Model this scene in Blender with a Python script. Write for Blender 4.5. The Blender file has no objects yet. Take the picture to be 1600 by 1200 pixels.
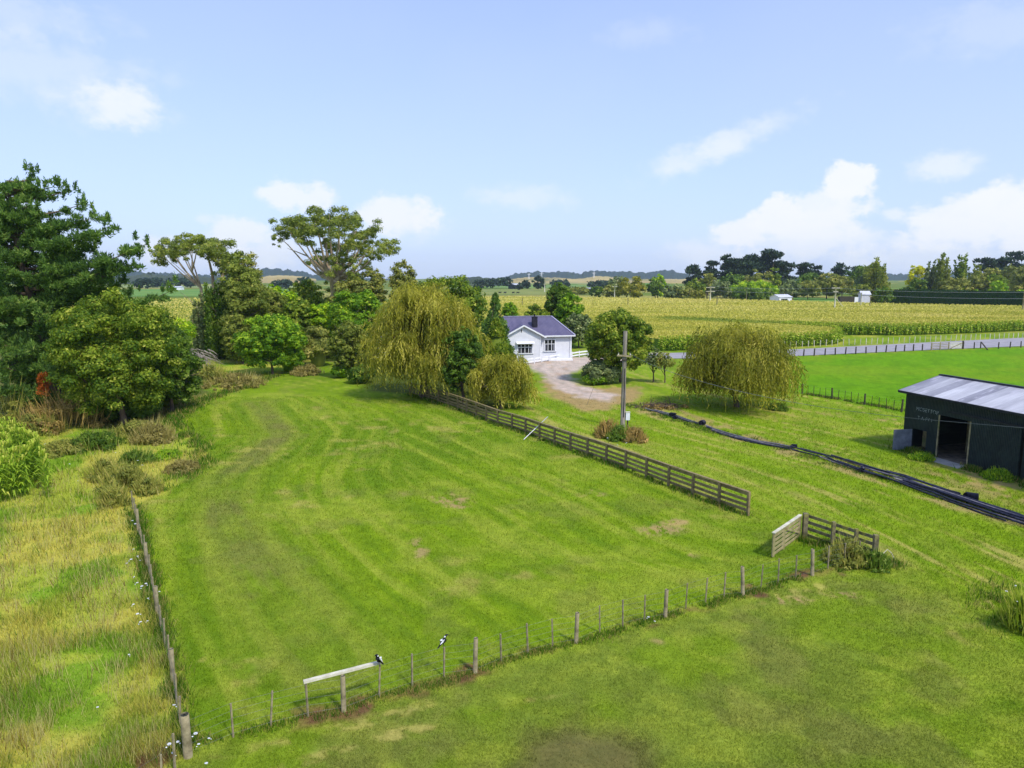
import bpy, bmesh, math, random
import numpy as np
from mathutils import Vector, Matrix, noise as mnoise
sc = bpy.context.scene
COL = sc.collection
# ------------------------------------------------------------------ survey helpers (photo measurements -> metres on the ground)
F = 1110.0; PIT = math.atan(168/1110.0); CP, SP = math.cos(PIT), math.sin(PIT); H = 12.0
def W(px, py, z=0.0):
    a = px-800.0; b = 600.0-py
    x = a; y = F*CP+b*SP; zz = -F*SP+b*CP
    t = (z-H)/zz
    return np.array([x*t, y*t, z])
def A(px, py, Y):
    a = px-800.0; b = 600.0-py
    y = F*CP+b*SP; t = Y/y
    return np.array([a*t, Y, H+(-F*SP+b*CP)*t])
def zat(py, Y): return float(A(800, py, Y)[2])
def V2(l, z=0.0): return [tuple(W(p[0], p[1], z)[:2]) for p in l]
# ------------------------------------------------------------------ numpy noise
def _h(ix, iy, s):
    n = (ix*374761393 + iy*668265263 + s*1442695041) & 0xffffffff
    n = ((n ^ (n >> 13))*1274126177) & 0xffffffff
    return ((n ^ (n >> 16)) & 0xffff)/65535.0
def vnoise(x, y, s=0):
    ix = np.floor(x).astype(np.int64); iy = np.floor(y).astype(np.int64)
    fx = x-ix; fy = y-iy; fx = fx*fx*(3-2*fx); fy = fy*fy*(3-2*fy)
    a = _h(ix, iy, s); b = _h(ix+1, iy, s); c = _h(ix, iy+1, s); d = _h(ix+1, iy+1, s)
    return (a*(1-fx)+b*fx)*(1-fy)+(c*(1-fx)+d*fx)*fy
def fbm(x, y, sc_, o=4, s=0):
    t = 0; a = 1; n = 0
    for i in range(o):
        t = t+a*vnoise(x/sc_*2**i+17.3*i, y/sc_*2**i-9.1*i, s+i); n += a; a *= .55
    return t/n
def sm(a, b, x):
    t = np.clip((x-a)/(b-a), 0, 1); return t*t*(3-2*t)
def sdf(poly, x, y):
    d = np.full(x.shape, 1e18); ins = np.zeros(x.shape, bool); n = len(poly)
    for i in range(n):
        ax, ay = poly[i]; bx, by = poly[(i+1) % n]
        ex, ey = bx-ax, by-ay; wx = x-ax; wy = y-ay
        t = np.clip((wx*ex+wy*ey)/(ex*ex+ey*ey+1e-9), 0, 1)
        d = np.minimum(d, (wx-ex*t)**2+(wy-ey*t)**2)
        c = ((ay > y) != (by > y))
        if abs(ey) > 1e-9: ins ^= c & (x < ex*(y-ay)/ey+ax)
    d = np.sqrt(d); return np.where(ins, -d, d)
def pld(pl, x, y):
    d = np.full(x.shape, 1e18)
    for i in range(len(pl)-1):
        ax, ay = pl[i]; bx, by = pl[i+1]; ex, ey = bx-ax, by-ay; wx = x-ax; wy = y-ay
        t = np.clip((wx*ex+wy*ey)/(ex*ex+ey*ey+1e-9), 0, 1)
        d = np.minimum(d, (wx-ex*t)**2+(wy-ey*t)**2)
    return np.sqrt(d)
# ------------------------------------------------------------------ object helpers
def mesh_np(name, mat, verts, quads=None, tris=None, parent=None, fattr=None, vcol=None, smooth=False):
    me = bpy.data.meshes.new(name)
    verts = np.asarray(verts, np.float32).reshape(-1, 3)
    idx = []; ls = []; off = 0
    if quads is not None and len(quads):
        q = np.asarray(quads, np.int32).reshape(-1, 4); idx.append(q.ravel()); ls.append(off+np.arange(len(q), dtype=np.int32)*4); off += 4*len(q)
    if tris is not None and len(tris):
        q = np.asarray(tris, np.int32).reshape(-1, 3); idx.append(q.ravel()); ls.append(off+np.arange(len(q), dtype=np.int32)*3); off += 3*len(q)
    idx = np.concatenate(idx); ls = np.concatenate(ls)
    me.vertices.add(len(verts)); me.vertices.foreach_set('co', verts.ravel())
    me.loops.add(len(idx)); me.loops.foreach_set('vertex_index', idx)
    me.polygons.add(len(ls)); me.polygons.foreach_set('loop_start', ls)
    if smooth: me.polygons.foreach_set('use_smooth', np.ones(len(ls), bool))
    if fattr is not None:
        at = me.attributes.new('v', 'FLOAT', 'FACE'); at.data.foreach_set('value', np.asarray(fattr, np.float32))
    if vcol is not None:
        at = me.attributes.new('gc', 'FLOAT_COLOR', 'POINT' if len(vcol) == len(verts) else 'FACE')
        c = np.ones((len(vcol), 4), np.float32); c[:, :3] = vcol; at.data.foreach_set('color', c.ravel())
    me.update(calc_edges=True); me.materials.append(mat)
    o = bpy.data.objects.new(name, me); COL.objects.link(o)
    if parent: o.parent = parent
    return o
class MB:
    def __init__(s): s.v = []; s.f = []; s.sm = []
    def add(s, vs, fs, smooth=False):
        n = len(s.v); s.v += [tuple(v) for v in vs]; s.f += [tuple(i+n for i in f) for f in fs]; s.sm += [smooth]*len(fs)
    def box(s, c, sz, R=None):
        hx, hy, hz = sz[0]/2, sz[1]/2, sz[2]/2; b = min(hx, hy, hz)*.0
        vs = [Vector((x*hx, y*hy, z*hz)) for z in (-1, 1) for y in (-1, 1) for x in (-1, 1)]
        if R is not None: vs = [R @ v for v in vs]
        vs = [v+Vector(c) for v in vs]
        s.add(vs, [(0, 2, 3, 1), (4, 5, 7, 6), (0, 1, 5, 4), (2, 6, 7, 3), (0, 4, 6, 2), (1, 3, 7, 5)])
    def bar(s, p, q, w, h, up=(0, 0, 1)):
        p = Vector(p); q = Vector(q); d = q-p; L = d.length; d.normalize()
        u = Vector(up)
        if abs(d.dot(u)) > .95: u = Vector((1, 0, 0))
        sd = d.cross(u).normalized(); u = sd.cross(d)
        R = Matrix((d, sd, u)).transposed(); s.box((p+q)/2, (L, w, h), R)
    def tube(s, pts, rad, n=8, cap=True):
        pts = [Vector(p) for p in pts]; base = len(s.v); vs = []; fs = []
        if not hasattr(rad, '__len__'): rad = [rad]*len(pts)
        for i, p in enumerate(pts):
            d = (pts[min(i+1, len(pts)-1)]-pts[max(i-1, 0)]).normalized()
            u = Vector((0, 0, 1)) if abs(d.z) < .9 else Vector((1, 0, 0))
            a = d.cross(u).normalized(); b = d.cross(a)
            for k in range(n):
                t = 2*math.pi*k/n; vs.append(p+(a*math.cos(t)+b*math.sin(t))*rad[i])
        for i in range(len(pts)-1):
            for k in range(n):
                k2 = (k+1) % n; fs.append((i*n+k, i*n+k2, (i+1)*n+k2, (i+1)*n+k))
        if cap:
            fs.append(tuple(range(n))); fs.append(tuple((len(pts)-1)*n+k for k in reversed(range(n))))
        s.add(vs, fs, True)
    def ell(s, c, r, n=10, m=7, R=None):
        vs = []; fs = []
        for i in range(m+1):
            t = math.pi*i/m
            for k in range(n):
                a = 2*math.pi*k/n
                v = Vector((math.sin(t)*math.cos(a)*r[0], math.sin(t)*math.sin(a)*r[1], math.cos(t)*r[2]))
                if R is not None: v = R @ v
                vs.append(v+Vector(c))
        for i in range(m):
            for k in range(n):
                k2 = (k+1) % n; fs.append((i*n+k, (i+1)*n+k, (i+1)*n+k2, i*n+k2))
        s.add(vs, fs, True)
    def build(s, name, mat, parent=None):
        me = bpy.data.meshes.new(name); me.from_pydata(s.v, [], s.f); me.materials.append(mat)
        me.polygons.foreach_set('use_smooth', s.sm); me.validate(); me.update()
        o = bpy.data.objects.new(name, me); COL.objects.link(o)
        if parent: o.parent = parent
        return o
def tag(o, label=None, cat=None, group=None, kind=None):
    for k, v in (('label', label), ('category', cat), ('group', group), ('kind', kind)):
        if v: o[k] = v
    return o
def empty(name, loc, label=None, cat=None, group=None, rz=0):
    o = bpy.data.objects.new(name, None); COL.objects.link(o); o.location = loc; o.rotation_euler = (0, 0, rz)
    o.empty_display_size = .2
    return tag(o, label, cat, group)
def copy_tree(o, parent=None):
    c = o.copy(); COL.objects.link(c); c.parent = parent
    for ch in list(o.children): copy_tree(ch, c)
    return c
# ------------------------------------------------------------------ materials
def srgb(r, g, b, k=1.0):
    def f(c):
        c /= 255.; return (c/12.92 if c <= .04045 else ((c+.055)/1.055)**2.4)*k
    return (f(r), f(g), f(b))
def newmat(name):
    m = bpy.data.materials.new(name); m.use_nodes = True; nt = m.node_tree
    b = nt.nodes['Principled BSDF']; b.inputs['Roughness'].default_value = .8
    b.inputs['Specular IOR Level'].default_value = .25
    return m, nt, b
def nd(nt, t, **k):
    n = nt.nodes.new(t)
    for a, v in k.items():
        if a.startswith('i_'):
            key = a[2:]; key = int(key) if key.isdigit() else key
            n.inputs[key].default_value = v
        else: setattr(n, a, v)
    return n
def mixc(nt, fac, a, b, bt='MIX'):
    m = nd(nt, 'ShaderNodeMix', data_type='RGBA', blend_type=bt)
    for i, v in ((0, fac), (6, a), (7, b)):
        if isinstance(v, bpy.types.NodeSocket): nt.links.new(v, m.inputs[i])
        else: m.inputs[i].default_value = v if i == 0 else (v[0], v[1], v[2], 1)
    return m.outputs[2]
def noise_fac(nt, scale, lo=.35, hi=.65, detail=5, vec='Object', stretch=None, rough=.6):
    tc = nd(nt, 'ShaderNodeTexCoord'); src = tc.outputs[vec]
    if stretch:
        mp = nd(nt, 'ShaderNodeMapping'); mp.inputs['Scale'].default_value = stretch
        nt.links.new(src, mp.inputs[0]); src = mp.outputs[0]
    n = nd(nt, 'ShaderNodeTexNoise'); n.inputs['Scale'].default_value = scale; n.inputs['Detail'].default_value = detail
    n.inputs['Roughness'].default_value = rough
    nt.links.new(src, n.inputs['Vector'])
    r = nd(nt, 'ShaderNodeMapRange'); r.inputs[1].default_value = lo; r.inputs[2].default_value = hi
    nt.links.new(n.outputs[0], r.inputs[0]); return r.outputs[0]
def surf(name, c1, c2, scale=4, rough=.8, bump=.0, stretch=None, metal=0, c3=None, s3=.6, bs=None):
    m, nt, b = newmat(name)
    f = noise_fac(nt, scale, stretch=stretch); c = mixc(nt, f, c1, c2)
    if c3: c = mixc(nt, noise_fac(nt, s3, .5, .7), c, c3)
    nt.links.new(c, b.inputs['Base Color']); b.inputs['Roughness'].default_value = rough; b.inputs['Metallic'].default_value = metal
    if bump:
        bp = nd(nt, 'ShaderNodeBump'); bp.inputs['Strength'].default_value = bump; bp.inputs['Distance'].default_value = .05
        nt.links.new(noise_fac(nt, bs or scale*3, 0, 1, stretch=stretch), bp.inputs['Height']); nt.links.new(bp.outputs[0], b.inputs['Normal'])
    return m
def foliage(name, c1, c2, c3=None, trans=.3):
    g = (1.1, 1.1, 1.0) if 'willow' in name or 'maize_f' in name else (1.65, 1.5, 1.25) if trans > .22 else (1, 1, 1)
    c1 = tuple(min(.8, a*b) for a, b in zip(c1, g)); c2 = tuple(min(.8, a*b) for a, b in zip(c2, g)); c3 = c3 and tuple(min(.8, a*b) for a, b in zip(c3, g)); trans = min(.5, trans*1.25)
    m, nt, b = newmat(name)
    at = nd(nt, 'ShaderNodeAttribute', attribute_name='v')
    r = nd(nt, 'ShaderNodeValToRGB'); e = r.color_ramp.elements
    e[0].color = (*c1, 1); e[1].color = (*c2, 1); e[0].position = .1; e[1].position = .75
    if c3: x = e.new(.97); x.color = (*c3, 1)
    nt.links.new(at.outputs['Fac'], r.inputs[0])
    nt.links.new(r.outputs[0], b.inputs['Base Color']); b.inputs['Roughness'].default_value = .6; b.inputs['Specular IOR Level'].default_value = .2
    t = nd(nt, 'ShaderNodeBsdfTranslucent'); nt.links.new(mixc(nt, .5, r.outputs[0], (.9, 1, .35), 'MULTIPLY'), t.inputs[0])
    mx = nd(nt, 'ShaderNodeMixShader'); mx.inputs[0].default_value = trans
    nt.links.new(b.outputs[0], mx.inputs[1]); nt.links.new(t.outputs[0], mx.inputs[2])
    nt.links.new(mx.outputs[0], nt.nodes['Material Output'].inputs[0]); return m
S = srgb
K = .62
M = dict(
 pine=foliage('pine_needles', S(58, 88, 42), S(104, 138, 62), S(138, 160, 84), .38),
 broad=foliage('broad_leaves', S(62, 92, 24), S(126, 146, 42), S(166, 172, 78), .35),
 bright=foliage('bright_leaves', S(66, 106, 22), S(128, 164, 36), S(170, 188, 60), .35),
 dark=foliage('dark_leaves', S(50, 78, 24), S(98, 128, 42), S(136, 152, 76), .35),
 willow=foliage('willow_leaves', S(112, 118, 34), S(182, 174, 60), S(210, 198, 98), .4),
 willow2=foliage('pale_willow_leaves', S(98, 116, 44), S(160, 166, 70), S(186, 184, 96), .4),
 euc=foliage('gum_leaves', S(84, 102, 42), S(136, 152, 62), S(160, 162, 92), .35),
 gray=foliage('grey_leaves', S(70, 88, 56), S(118, 134, 84), S(150, 158, 112), .25),
 yellow=foliage('yellow_leaves', S(150, 150, 20), S(205, 200, 30), S(220, 215, 60), .3),
 lime=foliage('lime_leaves', S(90, 130, 20), S(160, 190, 36), S(185, 205, 60), .35),
 olive=foliage('olive_leaves', S(88, 102, 46), S(136, 142, 66), S(162, 156, 90), .3),
 brownish=foliage('brown_leaves', S(100, 92, 52), S(152, 134, 80), S(176, 150, 98), .3),
 far=foliage('distant_pine_leaves', S(32, 50, 38), S(62, 84, 58), S(82, 100, 66), .15),
 corn=foliage('maize_leaves', S(70, 108, 24), S(140, 168, 50), S(196, 188, 96), .35),
 tassel=foliage('maize_tassels', S(160, 152, 50), S(196, 180, 76), S(214, 196, 110), .2),
 rust=foliage('dead_rusty_needles', S(150, 80, 20), S(200, 110, 40), None, .2),
 bark=surf('bark', S(70, 58, 46), S(120, 104, 86), 3, .9, .6, (1, 1, .3)),
 gumbark=surf('gum_bark', S(150, 128, 98), S(200, 182, 150), 2, .8, .2, (1, 1, .3)),
 deadwood=surf('dead_wood', S(120, 110, 98), S(175, 165, 150), 3, .9, .2),
 timber=surf('weathered_timber', S(118, 108, 80), S(172, 158, 122), 3, .9, .3, c3=S(110, 120, 70), s3=1.2),
 rail=surf('fence_rail_timber', S(112, 98, 66), S(160, 142, 100), 3, .9, .3, c3=S(122, 116, 60), s3=1.5),
 paletimber=surf('pale_timber', S(185, 178, 150), S(220, 214, 190), 4, .8, .1),
 darkpost=surf('dark_post', S(50, 46, 38), S(80, 74, 60), 4, .9),
 wire=surf('fence_wire', S(120, 120, 115), S(150, 150, 145), 5, .5, metal=.8),
)
# ------------------------------------------------------------------ ground zones (surveyed outlines, in metres)
FRONT = [(250, 1185), (289, 1165), (361, 1150), (420, 1137), (479, 1124), (535, 1112), (590, 1090), (643, 1080), (693, 1068), (742, 1049), (783, 1034), (825, 1021),
 (864, 1015), (901, 1004), (938, 996), (974, 983), (1008, 972), (1041, 963), (1073, 955), (1104, 949), (1133, 935), (1163, 928), (1191, 920), (1218, 912), (1245, 905),
 (1272, 895), (1296, 897), (1321, 887), (1344, 882), (1390, 880)]
front_w = V2(FRONT)
left_tops = [(291, 1112), (277, 1085), (271, 1043), (268, 1023), (260, 990), (251, 955), (244, 925), (238, 901), (234.5, 882), (228.7, 857.7), (224, 838), (219, 820.5), (215, 805), (212, 790), (208, 776), (204, 763)]
left_w = [tuple(W(a, b, 1.0)[:2]) for a, b in left_tops]
rail_px = [(1170, 772), (1049.5, 730.5), (962, 700.7), (885, 676), (806, 650), (772, 641), (715, 620), (675, 608), (640, 599)]
rail_w = [tuple(W(a, b, 1.15)[:2]) for a, b in rail_px]
z_rough = [tuple(W(-900, 1300)[:2])]+[tuple(W(-100, 1500)[:2])]+[tuple(W(150, 1330)[:2])]+[left_w[0]]+left_w[1::2]+V2([(222, 792), (250, 765), (295, 740), (322, 716), (300, 692), (262, 662), (290, 640), (325, 622), (400, 603), (428, 586), (470, 568), (520, 556), (520, 535), (-500, 535)])
z_paddock_back = V2([(480, 566), (530, 560), (560, 585), (590, 612), (640, 622), (560, 560), (620, 545), (540, 545)])
z_litter_shade = V2([(-500, 672), (60, 668), (200, 672), (300, 650), (330, 615), (310, 560), (480, 575), (500, 550), (200, 530), (-500, 530)])
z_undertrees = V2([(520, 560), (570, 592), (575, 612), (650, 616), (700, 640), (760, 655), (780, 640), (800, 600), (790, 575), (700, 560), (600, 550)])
z_drive = V2([(820, 568), (850, 561), (915, 557.5), (1000, 553), (1040, 551), (1040, 561), (985, 566), (925, 570), (895, 580), (893, 590), (905, 600), (935, 610), (965, 618), (950, 628), (915, 624), (880, 611), (858, 597), (838, 580)])
drive_c = V2([(1040, 556), (985, 560), (925, 563), (870, 568), (860, 576), (885, 592), (940, 612), (985, 622)])
z_dirt = V2([(845, 590), (880, 598), (930, 606), (1000, 606), (1000, 622), (950, 640), (915, 642), (880, 630), (850, 612)])
z_pasture = V2([(1180, 558), (1240, 557), (1600, 543), (1900, 530), (2300, 620), (1600, 700), (1412, 650), (1300, 622), (1225, 612), (1195, 600)])
z_right = V2([(0+760, 640), (1170, 808), (1250, 850), (1390, 885), (1600, 1010), (2000, 1100), (2300, 700), (1600, 640), (1200, 600), (1000, 570), (940, 590), (820, 600)])
z_front = [front_w[0]]+front_w[::2]+V2([(1390, 880), (1450, 930), (1500, 1010), (1560, 1200), (1650, 1500), (300, 1500), (200, 1300)])
z_road = V2([(1200, 549), (1300, 544), (1600, 529), (1900, 515), (1900, 505), (1600, 517), (1400, 524), (1310, 527), (1312, 538), (1240, 543)])
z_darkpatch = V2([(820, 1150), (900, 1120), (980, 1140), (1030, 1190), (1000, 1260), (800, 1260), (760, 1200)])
z_pipes = V2([(975, 628), (1040, 634), (1100, 655), (1190, 685), (1280, 706), (1400, 745), (1500, 780), (1600, 812), (1700, 840), (1720, 860), (1600, 822), (1480, 790), (1380, 755), (1240, 712), (1160, 692), (1080, 668), (1000, 645)])
pipe_c = V2([(600, 500), (800, 565), (985, 632), (1100, 668), (1290, 714), (1420, 755), (1600, 816), (1850, 910), (2300, 1100)])
track1 = V2([(520, 1040), (455, 965), (400, 890), (358, 820), (345, 780), (365, 740), (410, 705), (440, 680), (420, 650), (400, 630)])
track2 = V2([(330, 1060), (300, 900), (280, 820), (310, 770), (370, 720)])
rtrackA = V2([(1000, 660), (1150, 700), (1300, 755), (1450, 830), (1490, 880), (1520, 960), (1580, 1060), (1700, 1200)])
rtrackB = V2([(1010, 690), (1130, 730), (1260, 780), (1400, 860), (1440, 920), (1480, 1000), (1520, 1100), (1600, 1300)])
ftrackA = V2([(330, 1185), (480, 1150), (650, 1105), (820, 1055), (1000, 1000), (1150, 955), (1280, 915)])
ftrackB = V2([(430, 1205), (560, 1165), (700, 1130), (850, 1085), (1050, 1020)])
bare = [(1045, 830, 1.3, .5), (1065, 815, .7, .35), (935, 772, 1.1, .35), (930, 765, .6, .3), (660, 868, .5, .8), (650, 850, .6, .6), (690, 780, 2.5, .8), (1083, 868, .35, .2), (1030, 1003, .5, .25),
        (1560, 945, 1, .4), (1450, 875, .8, .3), (1395, 885, .8, .4), (1310, 650, 2.0, 1.2), (1370, 655, 2.2, .8), (720, 790, .8, .3), (780, 1030, .6, .3), (1330, 930, .8, .3), (1240, 940, .9, .25)]
C = {k: np.array(v) for k, v in dict(
 lawn=S(119, 145, 24), lawn2=S(100, 129, 24), yel=S(146, 158, 52), olive=S(118, 134, 44), dry=S(176, 160, 88), soil=S(112, 84, 56), dirt=S(170, 136, 98),
 gravel=S(194, 176, 160), rough=S(156, 166, 56), roughdry=S(180, 172, 72), roughg=S(116, 150, 36), past=S(100, 146, 10), past2=S(86, 130, 10), brown=S(122, 114, 66), shade=S(74, 80, 36), litter_shade=S(84, 84, 46)).items()}
def mixn(c, k, f):
    return c*(1-f[:, None])+C[k][None, :]*f[:, None]
def ground_color(x, y):
    n1 = fbm(x, y, 7, 4, 1); n2 = fbm(x, y, 1.6, 4, 9); n3 = fbm(x, y, .45, 3, 21); n4 = fbm(x, y, 22, 3, 33); n5 = fbm(x, y, .16, 2, 55)
    c = np.repeat(C['lawn'][None, :], len(x), 0)
    c = mixn(c, 'lawn2', sm(.38, .68, n1)*.75)
    # mowing lines: follow the left fence on the left, the rail fence on the right
    dl = pld(track1, x, y); dr = pld(rail_w, x, y); d2 = pld(track2, x, y)
    w = sm(6, 12, dl)
    s1 = np.sin(dl*2*np.pi/1.5+n4*5); s2 = np.sin(dr*2*np.pi/1.9+n4*6)
    st = s1*(1-w)+s2*w
    k1 = fbm(dl, y*.13+x*.03, .7, 4, 141)*(1-w)+fbm(dr, x*.13-y*.06, .7, 4, 151)*w
    c = mixn(c, 'yel', sm(.5, .72, k1)*.75); c = mixn(c, 'lawn2', sm(.5, .28, k1)*.7)
    near = sm(130, 60, y)
    c = mixn(c, 'yel', sm(.1, 1, st)*(.08+.25*sm(.4, .65, n1))*near)
    c = mixn(c, 'lawn2', sm(.1, 1, -st)*.3*near*sm(.35, .6, n1))
    c = mixn(c, 'yel', sm(.55, .75, fbm(x, y, 4, 4, 71))*.55)
    c = mixn(c, 'olive', sm(3.2, .3, dl+(n1-.5)*3)*(.3+.5*sm(.35, .6, k1)))
    c = mixn(c, 'brown', sm(1.8, .2, dl+(n2-.5)*2.6)*.45*sm(.42, .62, n1)+sm(1.5, .3, dl)*.2*sm(.4, .6, k1))
    c = mixn(c, 'brown', sm(.6, .72, fbm(x, y, 2.4, 5, 161))*.22)
    c = mixn(c, 'yel', sm(.5, .1, np.abs(dl-1.2))*.3+sm(.4, .1, np.abs(d2-.8))*.25)
    c = mixn(c, 'dry', sm(.6, .8, n2)*sm(.45, .6, n1)*.5)
    # right-hand grass
    fr = sm(.5, -1.5, sdf(z_right, x, y)+n2*1.5-.7)
    c2 = np.repeat(C['lawn'][None, :]*1.04, len(x), 0)
    dt = np.minimum(pld(rtrackA, x, y), pld(rtrackB, x, y))
    cs = pld(pipe_c, x, y)*2.2; ca = (x*.6-y*.8)
    c2 = mixn(c2, 'yel', sm(.45, .7, fbm(ca*.16, cs, 1.6, 4, 5))*.75)
    c2 = mixn(c2, 'lawn2', sm(.5, .75, fbm(x, y, 3, 4, 15))*.5)
    c2 = mixn(c2, 'dry', sm(.56, .74, fbm(ca*.22, cs, 1.1, 4, 45))*.6)
    c2 = mixn(c2, 'yel', sm(.7, .1, np.abs(dt-.3)+n2*.4)*.4)
    c = c*(1-fr[:, None])+c2*fr[:, None]
    # front grass
    ff = sm(.4, -.6, sdf(z_front, x, y)+(n2-.5)*1.0)
    c3 = np.repeat(C['olive'][None, :], len(x), 0)
    c3 = mixn(c3, 'lawn', sm(.42, .62, fbm(x, y, 3, 4, 81))*.65)
    c3 = mixn(c3, 'yel', sm(.5, .72, fbm(x, y, 1.1, 4, 91))*.6)
    c3 = mixn(c3, 'brown', sm(.54, .74, fbm(x, y, 2.1, 4, 95))*.35)
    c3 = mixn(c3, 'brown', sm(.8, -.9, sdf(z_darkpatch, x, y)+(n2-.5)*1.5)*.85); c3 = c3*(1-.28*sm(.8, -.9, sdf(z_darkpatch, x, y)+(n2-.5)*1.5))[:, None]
    nd_ = fbm(x, y, .55, 4, 131)
    c3 = mixn(c3, 'dry', sm(.34, .06, pld(ftrackA, x, y)+(n2-.5)*.9)*.6*sm(.42, .62, nd_*.6+n3*.4)*sm(.3, .5, n1))
    c3 = mixn(c3, 'dry', sm(.26, .05, pld(ftrackB, x, y)+(n2-.5)*.9)*.55*sm(.44, .62, nd_*.6+n3*.4)*sm(.38, .5, n1))
    c = c*(1-ff[:, None])+c3*ff[:, None]
    # pasture
    fp = sm(.4, -.4, sdf(z_pasture, x, y)+(n2-.5))
    c4 = np.repeat(C['past'][None, :], len(x), 0); c4 = mixn(c4, 'past2', sm(.45, .65, n2)*.7); c4 = mixn(c4, 'lawn', sm(.4, .7, n1)*.6)
    c = c*(1-fp[:, None])+c4*fp[:, None]
    # worn barn yard
    yard = np.hypot((x-29)/6, (y-40)/7); c = mixn(c, 'dirt', sm(1.1, .4, yard+(n2-.5)*1.3)*sm(.42, .58, n3*.4+n2*.6)*.65)
    # rough strip
    frg = sm(.5, -.3, sdf(z_rough, x, y)+(n2-.5)*1.2)
    c5 = np.repeat(C['rough'][None, :], len(x), 0)
    c5 = mixn(c5, 'roughg', sm(.45, .62, fbm(x, y, 2.2, 4, 61))*.9)
    c5 = mixn(c5, 'roughdry', sm(.45, .66, fbm(x, y, 3.3, 4, 65))*.9)
    c5 = mixn(c5, 'roughdry', sm(1.6, .2, pld(V2([(-100, 905), (60, 862), (150, 835), (200, 815)]), x, y)+n2)*.9)
    c = c*(1-frg[:, None])+c5*frg[:, None]
    # far country beyond the house
    far = sm(140, 175, y)
    cf = np.repeat(np.array(S(104, 120, 44))[None, :], len(x), 0); n6 = fbm(x, y*.35, 170, 2, 8)
    g = np.floor(n6*14)
    cf = np.where((g % 3 == 0)[:, None], np.array(S(88, 124, 40))[None, :], cf); cf = np.where((g % 4 == 1)[:, None], np.array(S(150, 146, 74))[None, :], cf)
    c = c*(1-far[:, None])+cf*far[:, None]
    # soil under front fence
    df = pld(front_w, x, y)
    c = mixn(c, 'soil', sm(.6, .2, df+(n2-.5)*1.1)*sm(.38, .5, fbm(x, y, 1.3, 3, 101)))
    c = mixn(c, 'yel', sm(1.2, .5, df+(n2-.5)*1.2)*sm(.6, .2, sdf(z_front, x, y))*.5*sm(.4, .6, n3*.5+n2*.5))
    c = mixn(c, 'roughdry', sm(3, 1, sdf(z_road, x, y)+(n2-.5)*3)*sm(-2, 0, sdf(z_road, x, y)-.3)*.7*(y > 118))
    c = mixn(c, 'dirt', sm(.9, .2, sdf(z_pipes, x, y)+(n2-.5)*1.6)*.6*sm(.4, .6, n2))
    fd = sm(.6, -.8, sdf(z_dirt, x, y)+(n2-.5)*2.4); c = mixn(c, 'dirt', fd*.75)
    c = mixn(c, 'shade', sm(.5, -1, sdf(z_undertrees, x, y))*.8); c = mixn(c, 'litter_shade', sm(.8, -1.5, sdf(z_litter_shade, x, y)+(n2-.5)*3)*.85)  # under-tree shade painted into the ground; left zone mixes it with leaf litter
    for (bx, by, rx, ry) in bare:
        p = W(bx, by); d = np.hypot((x-p[0])/rx, (y-p[1])/(ry*1.6)); c = mixn(c, 'dirt', sm(1.0, .1, d+(n2-.5)*2.6)*sm(.4, .6, n3*.6+n5*.4)*.7)
    fg = sm(.7, -.8, sdf(z_drive, x, y)+(n2-.5)*2.6); c = mixn(c, 'gravel', fg*.95); dw = np.abs(pld(drive_c, x, y)-.8); c = c*(1+.10*sm(.55, .1, dw)*fg-.14*sm(.5, .1, np.abs(dw-1.0))*fg)[:, None]; c = mixn(c, 'dirt', fg*sm(.5, .7, n3*.4+n2*.6)*.5)
    c = c*(.9+.22*n3)[:, None]*(.93+.14*n5)[:, None]
    return c, frg, fg
DITCH = V2([(200, 720), (160, 740), (130, 780), (140, 690)])
def gz(x, y):
    x = np.asarray(x, float); y = np.asarray(y, float)
    return (fbm(x, y, 5, 3, 3)-.5)*.10*sm(200, 100, y)-.45*sm(1.3, .1, pld(DITCH[:3], x, y))
def gz1(x, y): return float(gz(np.array([x]), np.array([y]))[0])
def build_ground():
    rs = [0.0, 4, 7, 9]; r = 11.0
    while r < 150: rs.append(r); r += max(.09, r*r*1.7e-4)
    while r < 3700: rs.append(r); r *= 1.035
    rs = np.array(rs)
    fine = np.radians(np.linspace(-44, 44, 860)); coarse = np.radians(np.linspace(44, 316, 90))[1:-1]
    an = np.concatenate([fine, coarse]); nA = len(an); nR = len(rs)
    R, T = np.meshgrid(rs, an, indexing='ij'); x = (R*np.sin(T)).ravel(); y = (R*np.cos(T)).ravel()
    z = gz(x, y)
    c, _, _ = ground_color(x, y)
    i = np.arange(nR-1)[:, None]*nA; j = np.arange(nA)[None, :]; j2 = (j+1) % nA
    q = np.stack([i+j, i+nA+j, i+nA+j2, i+j2], -1).reshape(-1, 4)[:, ::-1]
    m, nt, b = newmat('grassland')
    at = nd(nt, 'ShaderNodeAttribute', attribute_name='gc')
    f = noise_fac(nt, 9, .3, .7, 6, rough=.75); f2 = noise_fac(nt, 1.3, .35, .65, 5)
    c1 = mixc(nt, 1, at.outputs['Color'], mixc(nt, f, (.74, .77, .7), (1.24, 1.2, 1.25)), 'MULTIPLY')
    c1 = mixc(nt, 1, c1, mixc(nt, f2, (.86, .9, .9), (1.14, 1.1, 1.1)), 'MULTIPLY')
    nt.links.new(c1, b.inputs['Base Color']); b.inputs['Roughness'].default_value = .95; b.inputs['Specular IOR Level'].default_value = .05
    bp = nd(nt, 'ShaderNodeBump'); bp.inputs['Strength'].default_value = .6; bp.inputs['Distance'].default_value = .05
    nt.links.new(noise_fac(nt, 7, 0, 1, 7, rough=.75), bp.inputs['Height']); nt.links.new(bp.outputs[0], b.inputs['Normal'])
    o = mesh_np('ground', m, np.stack([x, y, z], 1), q, vcol=c, smooth=True); tag(o, kind='structure'); return o
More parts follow.
